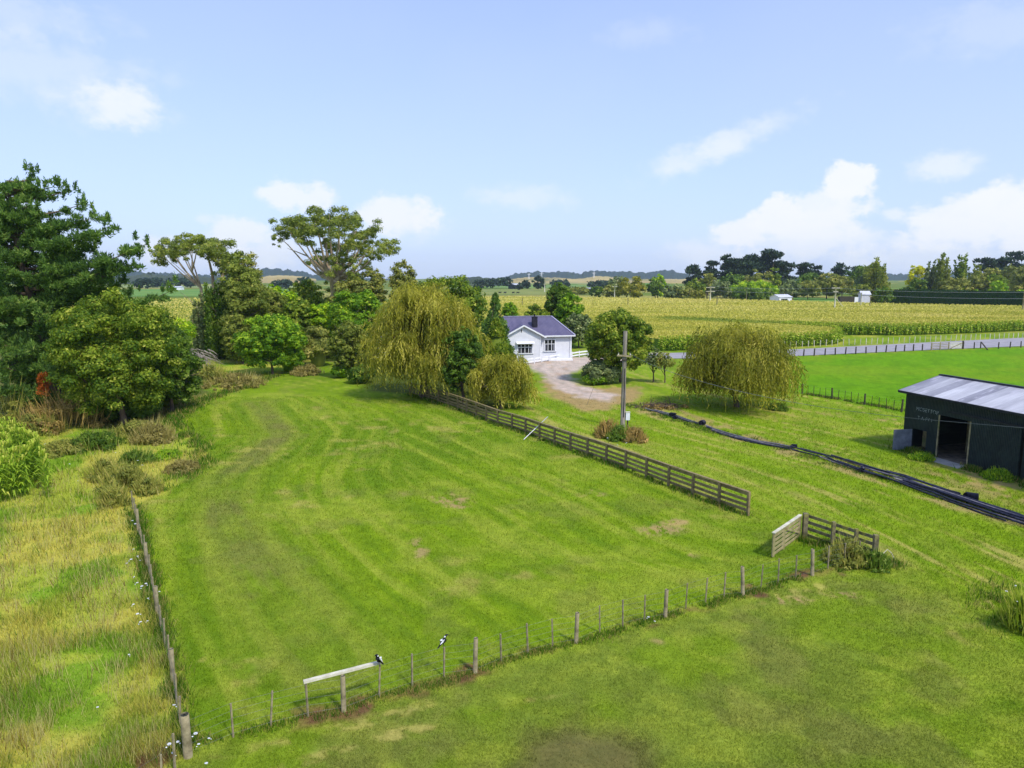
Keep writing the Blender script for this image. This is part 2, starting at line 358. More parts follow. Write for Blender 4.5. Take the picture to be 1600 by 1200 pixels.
# ------------------------------------------------------------------ grass
def gcmat(name, mul=1.0, trans=.35):
    m, nt, b = newmat(name); at = nd(nt, 'ShaderNodeAttribute', attribute_name='gc')
    nt.links.new(at.outputs['Color'], b.inputs['Base Color']); b.inputs['Specular IOR Level'].default_value = .1
    t = nd(nt, 'ShaderNodeBsdfTranslucent'); nt.links.new(at.outputs['Color'], t.inputs[0])
    mx = nd(nt, 'ShaderNodeMixShader'); mx.inputs[0].default_value = trans
    nt.links.new(b.outputs[0], mx.inputs[1]); nt.links.new(t.outputs[0], mx.inputs[2]); nt.links.new(mx.outputs[0], nt.nodes['Material Output'].inputs[0]); return m
def blades(name, mat, x, y, h, w, col, rng, lean=.5):
    n = len(x); z = gz(x, y); a = rng.uniform(0, 2*np.pi, n); lx = np.cos(a); ly = np.sin(a)
    b = rng.uniform(0, 2*np.pi, n); bx = np.cos(b)*w/2; by = np.sin(b)*w/2; le = h*lean*rng.uniform(.2, 1, n)
    v = np.stack([np.stack([x-bx, y-by, z-.01], 1), np.stack([x+bx, y+by, z-.01], 1), np.stack([x+lx*le, y+ly*le, z+h], 1)], 1)
    t = np.arange(n*3).reshape(-1, 3)
    vc = np.repeat(col, 3, 0)
    return mesh_np(name, mat, v.reshape(-1, 3), tris=t, vcol=vc)
def scr_sample(rng, n, x0, x1, y0, y1):
    px = rng.uniform(x0, x1, n); py = rng.uniform(y0, y1, n)
    a = px-800.0; b = 600.0-py; Y = F*CP+b*SP; zz = -F*SP+b*CP; t = -H/zz
    return a*t, Y*t
def build_grass():
    rng = np.random.default_rng(5)
    x, y = scr_sample(rng, 620000, -150, 1750, 620, 1330)
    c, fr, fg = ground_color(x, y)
    bare_ = (c[:, 0] > c[:, 1]*1.0)
    dens = fbm(x, y, .5, 3, 77)
    inbarn = np.abs((x-31)*.962+(y-42)*.273) < 3.4
    keep = (fr < .4) & (fg < .3) & ~(bare_ & (rng.uniform(size=len(x)) < .8)) & (dens > .2) & ~((x > 27.5) & inbarn & (y < 50))
    x, y, c, dens = x[keep], y[keep], c[keep], dens[keep]
    D = np.hypot(x, y); n = len(x)
    h = rng.uniform(.03, .075, n)*(.6+dens)*np.clip(D/25, .9, 2.0); w = .016*np.clip(D/18, .8, 3.2)
    cc = c*rng.uniform(.8, 1.34, n)[:, None]*np.array([1.05, 1.03, 1.0]); 
    o = blades('mown_grass', gcmat('mown_grass_blades'), x, y, h, w, cc, rng, 1.0)
    tag(o, 'short green grass blades of the mown paddock', 'grass', kind='stuff')
    # edges under rails and posts: longer
    x, y = scr_sample(rng, 330000, -700, 560, 540, 1500)
    c, fr, fg = ground_color(x, y); t = fbm(x, y, 1.3, 4, 201)
    keep = (fr > .45) & ((t > .36) | (rng.uniform(size=len(x)) < .8)) & (y < 110)
    x, y, c, t = x[keep], y[keep], c[keep], t[keep]; n = len(x); D = np.hypot(x, y)
    h = rng.uniform(.08, .30, n)*(.35+1.3*sm(.35, .7, t)); w = .018*np.clip(D/20, .9, 3)
    u = rng.uniform(size=n); cc = c*rng.uniform(.75, 1.5, n)[:, None]
    cc = np.where((u < .13)[:, None], np.array(S(196, 184, 110))[None, :]*rng.uniform(.7, 1.2, n)[:, None], cc)
    cc = np.where((u > .88)[:, None], np.array(S(92, 134, 30))[None, :]*rng.uniform(.7, 1.2, n)[:, None], cc)
    o = blades('rough_grass', gcmat('rough_grass_blades'), x, y, h, w, cc, rng, .7)
    tag(o, 'long dry and green rough grass left of the paddock fence', 'grass', kind='stuff')
    # seed stems standing above the rough grass
    x, y = scr_sample(rng, 60000, -700, 340, 620, 1500); c, fr, fg = ground_color(x, y); t = fbm(x, y, .9, 3, 401); k = (fr > .5) & (t > .55) & (y < 75); x, y = x[k], y[k]; n = len(x); D = np.hypot(x, y); u = rng.uniform(size=n)
    cc = np.where((u < .25)[:, None], np.array(S(130, 96, 60)), np.array(S(206, 194, 120)))*rng.uniform(.8, 1.15, n)[:, None]
    o = blades('seed_stems', gcmat('seed_stem_straw'), x, y, rng.uniform(.35, .8, n), .012*np.clip(D/20, .9, 3), cc, rng, .45); tag(o, 'thin straw-coloured seed stems above the rough grass', 'grass', kind='stuff')
    # long unmown fringe along fences, poles and barn
    P = []
    def line(pl, n, sd, hh):
        pl = np.array(pl); seg = np.hypot(*(pl[1:]-pl[:-1]).T); cs = np.r_[0, np.cumsum(seg)]; s = rng.uniform(0, cs[-1], n)
        px_ = np.interp(s, cs, pl[:, 0])+rng.normal(0, sd, n); py_ = np.interp(s, cs, pl[:, 1])+rng.normal(0, sd, n)
        k = fbm(px_, py_, .8, 3, 301) > .42
        P.append(np.stack([px_, py_, rng.uniform(.3, 1, n)*hh], 1)[k])
    line(front_w, 12000, .16, .17); line(rail_w, 16000, .22, .3); line(left_w, 12000, .18, .38)
    line(V2([(1255, 845), (1312, 855), (1369, 880), (1395, 882)]), 5000, .25, .4)
    u_ = np.array([.273, -.962]); o_ = np.array([27.6, 48.0])
    line([tuple(o_-u_*1), tuple(o_+u_*1.6)], 4000, .25, .45); line([tuple(o_+u_*4.6), tuple(o_+u_*12)], 9000, .3, .45)
    line(V2([(1254, 614), (1410, 642)]), 4000, .2, .25); line(V2([(980, 632), (1100, 672), (1190, 690), (1240, 706), (1400, 752), (1600, 815)]), 9000, .45, .2)
    line(V2([(235, 770), (290, 745), (322, 718), (300, 690), (265, 660), (320, 625), (430, 588)]), 9000, .5, .5)
    line(V2([(1600, 930), (1590, 960), (1620, 990), (1700, 1000)]), 5000, .7, .4)
    P = np.concatenate(P); x, y = P[:, 0], P[:, 1]; c, fr, fg = ground_color(x, y); n = len(x); D = np.hypot(x, y)
    u = rng.uniform(size=n); cc = np.where((u < .3)[:, None], np.array(S(170, 158, 84)), np.array(S(78, 122, 20)))*rng.uniform(.6, 1.3, n)[:, None]
    o = blades('unmown_grass', gcmat('unmown_grass_blades'), x, y, P[:, 2], .022*np.clip(D/22, .9, 3.5), cc, rng, .7)
    tag(o, 'tufts of longer grass along the fence lines and pipes', 'grass', kind='stuff')
# ------------------------------------------------------------------ foliage engine
def nrm(v): return v/np.maximum(np.linalg.norm(v, axis=-1, keepdims=True), 1e-9)
_ico = None
def ico():
    global _ico
    if _ico is None:
        bm = bmesh.new(); bmesh.ops.create_icosphere(bm, subdivisions=2, radius=1)
        _ico = (np.array([v.co[:] for v in bm.verts]), np.array([[v.index for v in f.verts] for f in bm.faces])); bm.free()
    return _ico
class Leaves:
    def __init__(s): s.P = []; s.T = []; s.N = []; s.L = []; s.Wd = []; s.v = []; s.cv = []; s.cf = []; s.cc = []; s.nc = 0
    def put(s, P, N, T, L, Wd, v):
        n = len(P); s.P.append(P); s.N.append(N); s.T.append(T); s.L.append(np.broadcast_to(L, (n,))); s.Wd.append(np.broadcast_to(Wd, (n,))); s.v.append(v)
    def core(s, c, r, rng, v=.5):
        iv, fc = ico(); k = 1+rng.uniform(-.22, .12, (len(iv), 1)); s.cv.append(iv*k*np.asarray(r)+np.asarray(c)); s.cf.append(fc+s.nc); s.nc += len(iv); s.cc.append(np.full(len(fc), v)+rng.uniform(-.08, .08, len(fc)))
    def build(s, name, mat, parent=None):
        P = np.concatenate(s.P); T = nrm(np.concatenate(s.T)); N = np.concatenate(s.N); L = np.concatenate(s.L)[:, None]; Wd = np.concatenate(s.Wd)[:, None]; v = np.concatenate(s.v)
        B = nrm(np.cross(N, T)); n = len(P)
        V = np.stack([P-T*L/2, P+B*Wd/2+T*L*.05, P+T*L/2, P-B*Wd/2+T*L*.05], 1).reshape(-1, 3); q = np.arange(n*4).reshape(-1, 4); tr = None
        if s.cv:
            tr = np.concatenate(s.cf)+n*4; V = np.concatenate([V, np.concatenate(s.cv)]); v = np.concatenate([v, np.concatenate(s.cc)])
        return mesh_np(name, mat, V, q, tr, parent, fattr=np.clip(v, 0, 1))
def clump_leaves(lv, rng, cl, L, asp=.6, cov=1.1, up=.35, needle=False, core=.7, shell=.4):
    if not cl: return
    cc = np.array([c for c, r in cl]); rr = np.array([r for c, r in cl])
    for i in range(len(cl)):
        c, r = cc[i], rr[i]; rm = r.mean(); n = int(cov*12.57*rm*rm/(.5*L*L*asp)); n = max(12, min(n, 9000))
        d = nrm(rng.normal(size=(n, 3))); d = d[~((d[:, 2] < -.45) & (rng.uniform(size=n) < .6))]; n = len(d)
        lump = 1+.22*np.sin(d[:, 0]*5+i)*np.sin(d[:, 1]*5+2*i)*np.sin(d[:, 2]*5+3*i)
        P = c+d*r*(lump*(1.04-shell*rng.uniform(size=n)**1.6))[:, None]
        k = np.ones(n, bool)
        near = np.where(np.linalg.norm(cc-c, axis=1) < 2.2*rm)[0]
        for j in near:
            if j != i: k &= (((P-cc[j])/rr[j])**2).sum(1) > .5
        P = P[k]; d = d[k]; n = len(P)
        if n == 0: continue
        N = nrm(d*1.4+rng.normal(size=(n, 3))*.5+np.array([0, 0, up])); 
        if needle: T = nrm(d*.8+rng.normal(size=(n, 3))*.5+np.array([0, 0, .55])); N = nrm(np.cross(T, rng.normal(size=(n, 3))))
        else: T = np.cross(N, rng.normal(size=(n, 3)))
        v = np.clip(rng.uniform(.1, .7)+rng.normal(0, .24, n), 0, 1)
        lv.put(P, N, T, L*rng.uniform(.6, 1.3, n), L*asp*rng.uniform(.7, 1.2, n), v)
        if core: lv.core(c, r*core, rng)
def ell_clumps(rng, c, R, n, rk=(.2, .34), low=-.35, flat=.85, inner=.15):
    out = []; c = np.asarray(c, float); R = np.asarray(R, float); rm = R.mean(); tries = 0; pts = []
    while len(out) < n and tries < n*30:
        tries += 1; d = nrm(rng.normal(size=3))
        if d[2] < low: continue
        r = rng.uniform(*rk)*rm; fr = (1-r/rm*.85)*rng.uniform(.88, 1.08)
        if rng.uniform() < inner: fr *= rng.uniform(.3, .8)
        p = c+d*R*fr
        if pts and np.min(np.linalg.norm(np.array(pts)-p, axis=1)) < r*.55: continue
        pts.append(p); out.append((p, np.array([r, r, r*flat])*rng.uniform(.85, 1.15, 3)))
    return out
def trunk_mesh(h, r0, rng, tips=(), mat=None, parent=None, name='trunk', lean=(0, 0), top=.75, n=8, fork=.3):
    mb = MB(); k = 6; pts = []
    for i in range(k+1):
        t = i/k; pts.append((lean[0]*t*h+math.sin(t*5+r0*9)*.02*h, lean[1]*t*h+math.cos(t*4)*.015*h, t*h*top-.3*(i == 0)))
    mb.tube(pts, [r0*(1.25 if i == 0 else 1-.8*i/k) for i in range(k+1)], n)
    for tp in tips:
        s = rng.uniform(fork, .85); i = min(int(s*k), k-1); p0 = Vector(pts[i]).lerp(Vector(pts[i+1]), s*k-i); tp = Vector(tp)
        if tp.z < p0.z-1: p0 = Vector(pts[2])
        mid = p0.lerp(tp, .5)+Vector((rng.normal()*.05*h, rng.normal()*.05*h, .06*h*rng.uniform(-.3, 1)))
        q1 = p0.lerp(mid, .5)+Vector((rng.normal()*.02*h, rng.normal()*.02*h, 0)); q2 = mid.lerp(tp, .5)
        ra = r0*(1-.8*s)*.6; mb.tube([p0, q1, mid, q2, tp], [ra, ra*.8, ra*.6, ra*.4, ra*.15], 6, False)
    return mb.build(name, mat or M['bark'], parent)
def place(px, base, top, wpx, D=None):
    p = W(px, base) if D is None else A(px, 600, D)
    if D is not None: p = A(px, base, D); 
    x, Y = p[0], p[1]; h = zat(top, Y); dep = Y*CP+(H-h*.5)*SP; wm = wpx/F*dep
    return x, Y, h, wm, dep
def tree(label, px, base, top, wpx, mat, seed, kind='round', D=None, lo=None, cat='tree', name='tree', group=None, bark=None, cov=1.0, trunk=True, dz=1.0, L=None):
    rng = np.random.default_rng(seed*7+3)
    x, Y, h, wm, dep = place(px, base, top, wpx, D)
    root = empty(name, (x, Y, gz1(x, Y) if Y < 150 else 0), label, cat, group)
    R = wm/2; lv = Leaves(); L = L or max(.17, .0042*dep); big = dep > 200; tips = []
    N = 26 if big else 70; mt = M[mat]
    if kind == 'round':
        lo = .0 if lo is None else lo; zc = h*(lo+1)/2; hz = h*(1-lo)/2
        cl = ell_clumps(rng, (0, 0, zc), (R*.97, R*dz*.97, hz*.98), int(N*1.4) if big else 150, (.16, .3) if big else (.09, .23), low=-.92, flat=.8)
        cl = [(c, r) for c, r in cl if c[2] > r[2]*.4]
        cl += [(c*np.array([.45, .45, .6])+np.array([0, 0, zc*.4]), r*1.5) for c, r in cl[::6]]; clump_leaves(lv, rng, cl, L, .62, cov*.9, core=.55, shell=.6)
    elif kind == 'bush':
        cl = ell_clumps(rng, (0, 0, h*.38), (R, R*dz, h*.62), N//2, (.22, .36), low=-.15)
        cl = [(c, r) for c, r in cl if c[2] > 0]
        lv.core((0, 0, h*.3), (R*.5, R*.5*dz, h*.4), rng); clump_leaves(lv, rng, cl, L, .55, cov); trunk = False
    elif kind == 'thicket':
        cl = []
        for i in range(55):
            a = rng.uniform(0, 6.28); q = rng.uniform(0, 1)**.6; r = rng.uniform(.10, .26)*min(R, 1.6); p = np.array([math.cos(a)*q*R, math.sin(a)*q*R*1.1*dz, 0]); p[2] = h*(1-q*q)*rng.uniform(.25, .9)*.8+r*.2; cl.append((p, np.array([r*1.3, r*1.3, r*.9])))
        clump_leaves(lv, rng, cl, L*.8, .5, cov*.9, core=.5, shell=.7); n_ = 260; a = rng.uniform(0, 6.28, n_); q = rng.uniform(0, 1, n_)**.5; hh = h*(1.05-q*q*.7)*rng.uniform(.6, 1.15, n_)
        P = np.stack([np.cos(a)*q*R*1.15, np.sin(a)*q*R*1.15, hh*.55], 1); T = np.stack([np.cos(a)*.35+rng.normal(0, .2, n_), np.sin(a)*.35+rng.normal(0, .2, n_), np.ones(n_)], 1); lv.put(P, nrm(rng.normal(size=(n_, 3))), T, hh*.95, .035+.0004*dep, rng.uniform(.5, 1, n_)); trunk = False
    elif kind == 'cone':
        lo = .06; cl = []
        for i in range(70):
            t = rng.uniform()**1.25; a = rng.uniform(0, 6.28); rr = R*(1-t)**.75*rng.uniform(.55, .85)
            r = max(.35, R*.42*(1-t*.65)); cl.append((np.array([math.cos(a)*rr, math.sin(a)*rr, h*(lo+(1-lo)*t*.95)]), np.array([r, r, r*1.25])))
        lv.core((0, 0, h*.4), (R*.55, R*.55, h*.4), rng); clump_leaves(lv, rng, cl, L, .5, cov, needle=True)
    elif kind == 'poplar':
        cl = []
        for i in range(9 if big else 14):
            a = rng.uniform(0, 6.28); rr = R*rng.uniform(.05, .72); th = h*rng.uniform(.7, 1.0)*(1-.25*rr/R)
            for j in range(7):
                t = .15+.8*j/6; r = R*.34*(1.15-t*.8); cl.append((np.array([math.cos(a)*rr*(.6+.5*t), math.sin(a)*rr*(.6+.5*t), th*t+rng.normal()*.1]), np.array([r, r, r*2.0])*rng.uniform(.85, 1.15)))
        clump_leaves(lv, rng, cl, L, .5, cov*.8, needle=True, core=.6)
    elif kind == 'flatpine':
        cl = []
        for i in range(22):
            a = rng.uniform(0, 6.28); t = rng.uniform(.38, 1); rr = R*rng.uniform(.2, .85)*(1.15-t*.55); r = R*rng.uniform(.2, .36)
            cl.append((np.array([math.cos(a)*rr, math.sin(a)*rr, h*t-r*.5]), np.array([r*1.25, r*1.25, r*.6])))
        cl = [(c, r) for c, r in cl]; tips = [c for c, r in cl[::2]]
        clump_leaves(lv, rng, cl, L, .5, cov*.9, needle=True, core=.7)
    elif kind == 'gum':
        cl = ell_clumps(rng, (0, 0, h*.66), (R, R*dz, h*.34), N, (.15, .27), low=-.5, flat=.7, inner=.25); tips = [c for c, r in cl[::3]]
        clump_leaves(lv, rng, cl, L, .45, cov*.75, core=.5, shell=.6)
    elif kind == 'sparse':
        cl = ell_clumps(rng, (0, 0, h*.62), (R, R*dz, h*.38), N//2, (.2, .34), low=-.4, inner=.3); tips = [c for c, r in cl[::2]]
        clump_leaves(lv, rng, cl, L, .55, cov*.55, core=0, shell=.8)
    if trunk:
        if not tips: tips = [c for c, r in (cl[::9] if big else cl[::6])]
        trunk_mesh(h, max(.08, h*.022), rng, tips, bark or M['bark'], root, top=.7 if kind != 'cone' else .9)
    lv.build('crown' if kind not in ('bush', 'thicket') else 'foliage', mt, root)
    return root
def strands(lv, rng, cl, L, Wd, n, zmin, drop=(1.5, 4), v0=.5):
    """hanging willow shoots from the surface of each clump"""
    for c, r, k in cl:
        m = int(n*k); d = nrm(rng.normal(size=(m, 3))); d[:, 2] = np.abs(d[:, 2])*.9-.1; d = nrm(d)
        p = c+d*r*rng.uniform(.55, 1.02, (m, 1)); ln = drop[0]*.6+(drop[1]-drop[0]*.6)*rng.uniform(0, 1, m)**1.4*rng.uniform(.55, 1.1); out = nrm(d*np.array([1, 1, 0])+1e-6)
        top = np.clip(p[:, 2]-zmin*rng.uniform(.3, 3.5, m), .3, None); ln = np.minimum(ln, top); vb = np.clip(rng.uniform(.2, .85)+rng.normal(0, .2, m), 0, 1)
        steps = int(drop[1]/(L*.75)); sw = rng.normal(0, .13, (m, 2)); spr = rng.uniform(.2, 1.0, m)*max(.5, r[0]*.6); vb = np.clip(vb+rng.normal(-.06, .14), 0, .95)
        for s in range(steps):
            t = s*L*.75; ok = t < ln; 
            if not ok.any(): break
            f = 1-np.exp(-t*1.6); q = p[ok]+out[ok]*(spr[ok]*f)[:, None]; q[:, 2] -= t*.97-.12*f; q[:, :2] += sw[ok]*t+rng.normal(0, .05, (ok.sum(), 2))
            nn = ok.sum(); T = np.array([0, 0, -1.0])+out[ok]*np.exp(-t*1.6)*1.2+rng.normal(0, .42, (nn, 3)); N = nrm(out[ok]+rng.normal(0, .6, (nn, 3))+np.array([0, 0, .25]))
            lv.put(q, N, T, L*rng.uniform(.8, 1.5, nn), Wd*rng.uniform(.6, 1.3, nn), vb[ok]+rng.normal(0, .1, nn))
def willow(label, px, base, top, wpx, seed, mat='willow', D=None, n=1500, dens=24, zmin=.5, name='willow_tree', drop=(1.5, 4), dz=.9, lean=(0, 0)):
    rng = np.random.default_rng(seed); x, Y, h, wm, dep = place(px, base, top, wpx, D); R = wm/2*.93
    root = empty(name, (x, Y, gz1(x, Y)), label, 'willow tree'); lv = Leaves(); L = .0052*dep; Wd = .0013*dep
    cl = []
    for i in range(dens):
        a = rng.uniform(0, 6.28); e = rng.uniform(.02, 1)**.8*math.pi/2; rr = rng.uniform(.58, .84)
        t_ = (i+.5)/dens; a = i*2.39996+rng.normal(0, .25); e = math.asin(min(.985, t_**.85)); rr = rng.uniform(.7, .88)
        ce = math.cos(e)**.55; c = np.array([math.cos(a)*ce*R*rr*rng.uniform(.86, 1.08), math.sin(a)*ce*R*rr*dz, h*(.26+.60*math.sin(e)**.85*rng.uniform(.84, 1.1))]); r = R*rng.uniform(.13, .33)
        c[2] = min(c[2], h-r*.8); cl.append((c, np.array([r, r, r*.85]), max(.35, r*r/(R*R)*17)))
    strands(lv, rng, cl, L, Wd, n/dens, zmin, (drop[0], drop[1]))
    inner = [(c*np.array([.55, .55, .93]), r*.8, k) for c, r, k in cl]
    strands(lv, rng, inner, L, Wd, n/dens*.5, zmin*2, (drop[0], drop[1]))
    for c, r, k in cl: lv.core(c*np.array([.8, .8, .97]), r*.6, rng, .4)
    lv.build('crown', M[mat], root)
    trunk_mesh(h, h*.035, rng, [c for c, r, k in cl[::2]], M['bark'], root, top=.6, fork=.15, lean=lean)
    return root
# ------------------------------------------------------------------ maize
def maize(x, y, h, rng, nl=9, wk=1.0, name='maize', label='', vmul=1.0, tas=True):
    n = len(x); z0 = gz(x, y); V = []; Q = []; vv = []; off = 0
    def quads(a, b, c, d, v):
        nonlocal off
        m = len(a); V.append(np.stack([a, b, c, d], 1).reshape(-1, 3)); Q.append(off+np.arange(m*4).reshape(-1, 4)); vv.append(v); off += m*4
    base = np.stack([x, y, z0], 1); up = np.array([0, 0, 1.0]); az0 = rng.uniform(0, 6.28, n)
    r = .02*wk
    for a in (0, 1.57):
        s = np.array([math.cos(a), math.sin(a), 0])*r
        quads(base-s, base+s, base+s*.5+up*h[:, None], base-s*.5+up*h[:, None], np.full(n, .35)+rng.normal(0, .08, n))
    for k in range(nl):
        t = .15+.75*k/nl; az = az0+math.pi*k+rng.normal(0, .35, n); d = np.stack([np.cos(az), np.sin(az), np.zeros(n)], 1); sd = np.stack([-np.sin(az), np.cos(az), np.zeros(n)], 1)*(.045*wk)
        ll = rng.uniform(.36, .54, n)[:, None]*(1.1-abs(t-.5)*.6); p0 = base+up*(h*t)[:, None]; p1 = p0+d*ll*.55+up*ll*.55; p2 = p1+d*ll*.7-up*ll*rng.uniform(.1, .7, n)[:, None]
        v = rng.normal(.42, .18, n)*vmul
        quads(p0-sd*.6, p0+sd*.6, p1+sd, p1-sd, v); quads(p1-sd, p1+sd, p2+sd*.1, p2-sd*.1, v+.06)
    if tas:
        for k in range(6):
            az = rng.uniform(0, 6.28, n); d = np.stack([np.cos(az), np.sin(az), np.zeros(n)], 1); sd = np.stack([-np.sin(az), np.cos(az), np.zeros(n)], 1)*(.022*wk)
            p0 = base+up*(h-.05)[:, None]; p1 = p0+up*.3+d*.14; quads(p0-sd, p0+sd, p1+sd, p1-sd, rng.uniform(.6, 1, n))
    o = mesh_np(name, M['corn'], np.concatenate(V), np.concatenate(Q), fattr=np.clip(np.concatenate(vv), 0, 1)); tag(o, label, 'maize', kind='stuff'); return o
def build_corn():
    rng = np.random.default_rng(11); xs = []; ys = []
    for k in range(22):
        s = 1-k*1.5/13.4
        if s <= .05: break
        n = int(55*s/.13); a = np.linspace(-1.9, 2.2, n)+rng.normal(0, .001, n); xs.append(-37+13.4*s*np.cos(a)+rng.normal(0, .03, n)); ys.append(39.6+9.4*s*np.sin(a)+rng.normal(0, .03, n))
    x = np.concatenate(xs); y = np.concatenate(ys); mp = V2([(-300, 640), (0, 653), (30, 661), (52, 680), (66, 705), (70, 724)], 2.2)+V2([(64, 748), (50, 768), (28, 783), (0, 795), (-300, 830)]); k = (x > -46) & (sdf(mp, x, y) < .1); x, y = x[k], y[k]
    maize(x, y, rng.uniform(1.95, 2.3, len(x)), rng, 9, 1.15, 'maize_plants', 'tall green maize plants in curved rows at the left edge')
    # big field across the road
    f1 = V2([(1030, 548), (1100, 546), (1180, 544), (1250, 541), (1300, 538), (1313, 533), (1300, 527), (1225, 520.5), (1235, 518.5), (1320, 523.5), (1400, 524), (1500, 521), (1600, 517), (1900, 508)])
    f1 += V2([(1950, 484), (1600, 477.5), (1400, 474), (1200, 468.5), (1000, 465), (880, 463.5), (780, 463), (690, 463)], 2.2)+V2([(660, 500), (760, 512), (930, 530)])
    f2 = V2([(455, 520), (330, 528), (240, 514), (60, 505)])+V2([(60, 467.5), (240, 466.5), (330, 466), (455, 466)], 2.2)
    m, nt, b = newmat('maize_canopy')
    f = noise_fac(nt, .6, .35, .65, 6, rough=.7); fl = noise_fac(nt, .02, .4, .6, 4); c = mixc(nt, f, S(112, 122, 34), S(186, 170, 66)); c = mixc(nt, fl, c, mixc(nt, f, S(96, 116, 32), S(158, 158, 56)))
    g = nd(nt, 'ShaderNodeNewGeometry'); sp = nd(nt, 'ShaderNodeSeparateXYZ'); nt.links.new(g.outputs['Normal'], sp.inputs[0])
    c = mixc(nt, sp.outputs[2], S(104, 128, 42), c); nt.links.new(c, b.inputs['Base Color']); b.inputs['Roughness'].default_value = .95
    for poly, nm, lab, rows, N in ((f1, 'maize_field', 'wide yellowing maize field across the road behind the white cottage', 0, 260000), (f2, 'maize_field', 'pale yellow maize field with visible rows beyond the trees on the left', 1, 60000)):
        bm = bmesh.new(); vs = [bm.verts.new((p[0], p[1], 0)) for p in poly]; fc = bm.faces.new(vs); bmesh.ops.recalc_face_normals(bm, faces=[fc])
        if fc.normal.z < 0: fc.normal_flip()
        r = bmesh.ops.extrude_face_region(bm, geom=[fc]); bmesh.ops.translate(bm, vec=(0, 0, 1.9), verts=[v for v in r['geom'] if isinstance(v, bmesh.types.BMVert)])
        bmesh.ops.triangulate(bm, faces=bm.faces[:]); bmesh.ops.recalc_face_normals(bm, faces=bm.faces[:])
        me = bpy.data.meshes.new(nm); bm.to_mesh(me); bm.free(); me.materials.append(m); o = bpy.data.objects.new(nm, me); COL.objects.link(o); tag(o, lab, 'maize', kind='stuff')
        px = rng.uniform(60 if rows else 600, 460 if rows else 1800, N); py = rng.uniform(460, 548, N); a = px-800.0; b_ = 600.0-py; Y = F*CP+b_*SP; zz = -F*SP+b_*CP; t = (1.95-H)/zz; x = a*t; y = Y*t
        k = (sdf(poly, x, y) < .2) & (y < 420); x, y = x[k], y[k]; n = len(x); D = np.hypot(x, y)
        lv = Leaves(); hh = rng.uniform(.15, .5, n)*np.clip(D/180, .8, 2)
        P = np.stack([x, y, 1.9+hh*.35], 1); T = np.stack([rng.normal(0, .35, n), rng.normal(0, .35, n), np.ones(n)], 1); N_ = nrm(rng.normal(size=(n, 3))*np.array([.55, .55, .3])+np.array([0, -.3, 1.0]))
        # varying ripeness: broad streaks; wheel rows in the left field
        v = .7+.5*(fbm(x*.25, y, 9, 4, 7)-.5)*1.6+.25*sm(150, 330, y)+rng.normal(0, .09, n)
        if rows: ph = (x*.9-y*.22)/4.6; v = np.where((np.abs(ph-np.round(ph)) < .2), v-.75, v+.12)
        else: v -= .55*sm(1.5, .3, pld(V2([(1060, 497), (1120, 500), (1180, 503), (1330, 507), (1460, 513), (1560, 512)], 2), x, y)/6)
        lv.put(P, N_, T, hh, .0016*D+.05, np.clip(v, 0, 1)); o2 = lv.build('maize_tops', M['ftassel'], None); tag(o2, 'feathery yellow tassels over the '+('left' if rows else 'big')+' maize field', 'maize', kind='stuff')
    # front rows, real plants
    front = np.array(f1[:14]); seg = np.hypot(*(front[1:]-front[:-1]).T); cs = np.r_[0, np.cumsum(seg)]; X = []; Yy = []
    for r in range(3):
        s = np.arange(0, cs[-1], .3); X.append(np.interp(s, cs, front[:, 0])+rng.normal(0, .12, len(s))); Yy.append(np.interp(s, cs, front[:, 1])-.5+r*.6+rng.normal(0, .12, len(s)))
    x = np.concatenate(X); y = np.concatenate(Yy)
    maize(x, y, rng.uniform(1.6, 2.35, len(x)), rng, 8, 3.2, 'maize_edge_rows', 'dark green maize plants along the roadside edge of the big field', 1.35)
M['ftassel'] = foliage('maize_field_tops', S(122, 140, 50), S(192, 184, 80), S(214, 200, 114), .25)
# ------------------------------------------------------------------ fences
def post_mesh(name, r, h, sq=False, mat=None, sink=.3):
    mb = MB()
    if sq: mb.box((0, 0, (h-sink)/2), (r*2, r*2, h+sink))
    else: mb.tube([(0, 0, -sink), (0, 0, h*.5), (r*.08, 0, h-.01), (r*.08, 0, h)], [r*1.04, r, r*.96, r*.85], 9)
    return mb
def wire_fence(label, pts, rng, wires=5, mat='timber', name='wire_fence', hb=1.0, hp=1.12, rb=.022, rp=.07, wz=1.0, group=None, wiresz=.0028):
    """pts = (x, y, kind) kind: 'b' batten, 'p' post, 'c' corner post"""
    c0 = pts[0]; root = empty(name, (c0[0], c0[1], 0), label, 'fence', group)
    proto = {}
    for k, (x, y, t) in enumerate(pts):
        z = gz1(x, y) if y < 150 else 0
        if t not in proto:
            mb = post_mesh('p', {'b': rb, 'p': rp, 'c': .11}[t], {'b': hb, 'p': hp, 'c': 1.25}[t], t == 'b')
            o = mb.build('batten' if t == 'b' else 'post', M[mat], root); proto[t] = o
        else:
            o = proto[t].copy(); COL.objects.link(o); o.parent = root
        o.location = (x-c0[0], y-c0[1], z); o.rotation_euler = (rng.normal(0, .03), rng.normal(0, .03), rng.uniform(0, 1.5)); o.scale = (1, 1, rng.uniform(.94, 1.04))
    for w in range(wires):
        mb = MB(); zz = .16+w*(wz-.16)/max(1, wires-1)-.02
        mb.tube([(x-c0[0], y-c0[1]-.03, (gz1(x, y) if y < 150 else 0)+zz+rng.normal(0, .006)) for x, y, t in pts], wiresz, 4, False); mb.build('wire', M['wire'], root)
    return root
def along(p, q, n, kinds='b'):
    return [(p[0]+(q[0]-p[0])*i/n, p[1]+(q[1]-p[1])*i/n, kinds[i % len(kinds)]) for i in range(n)]
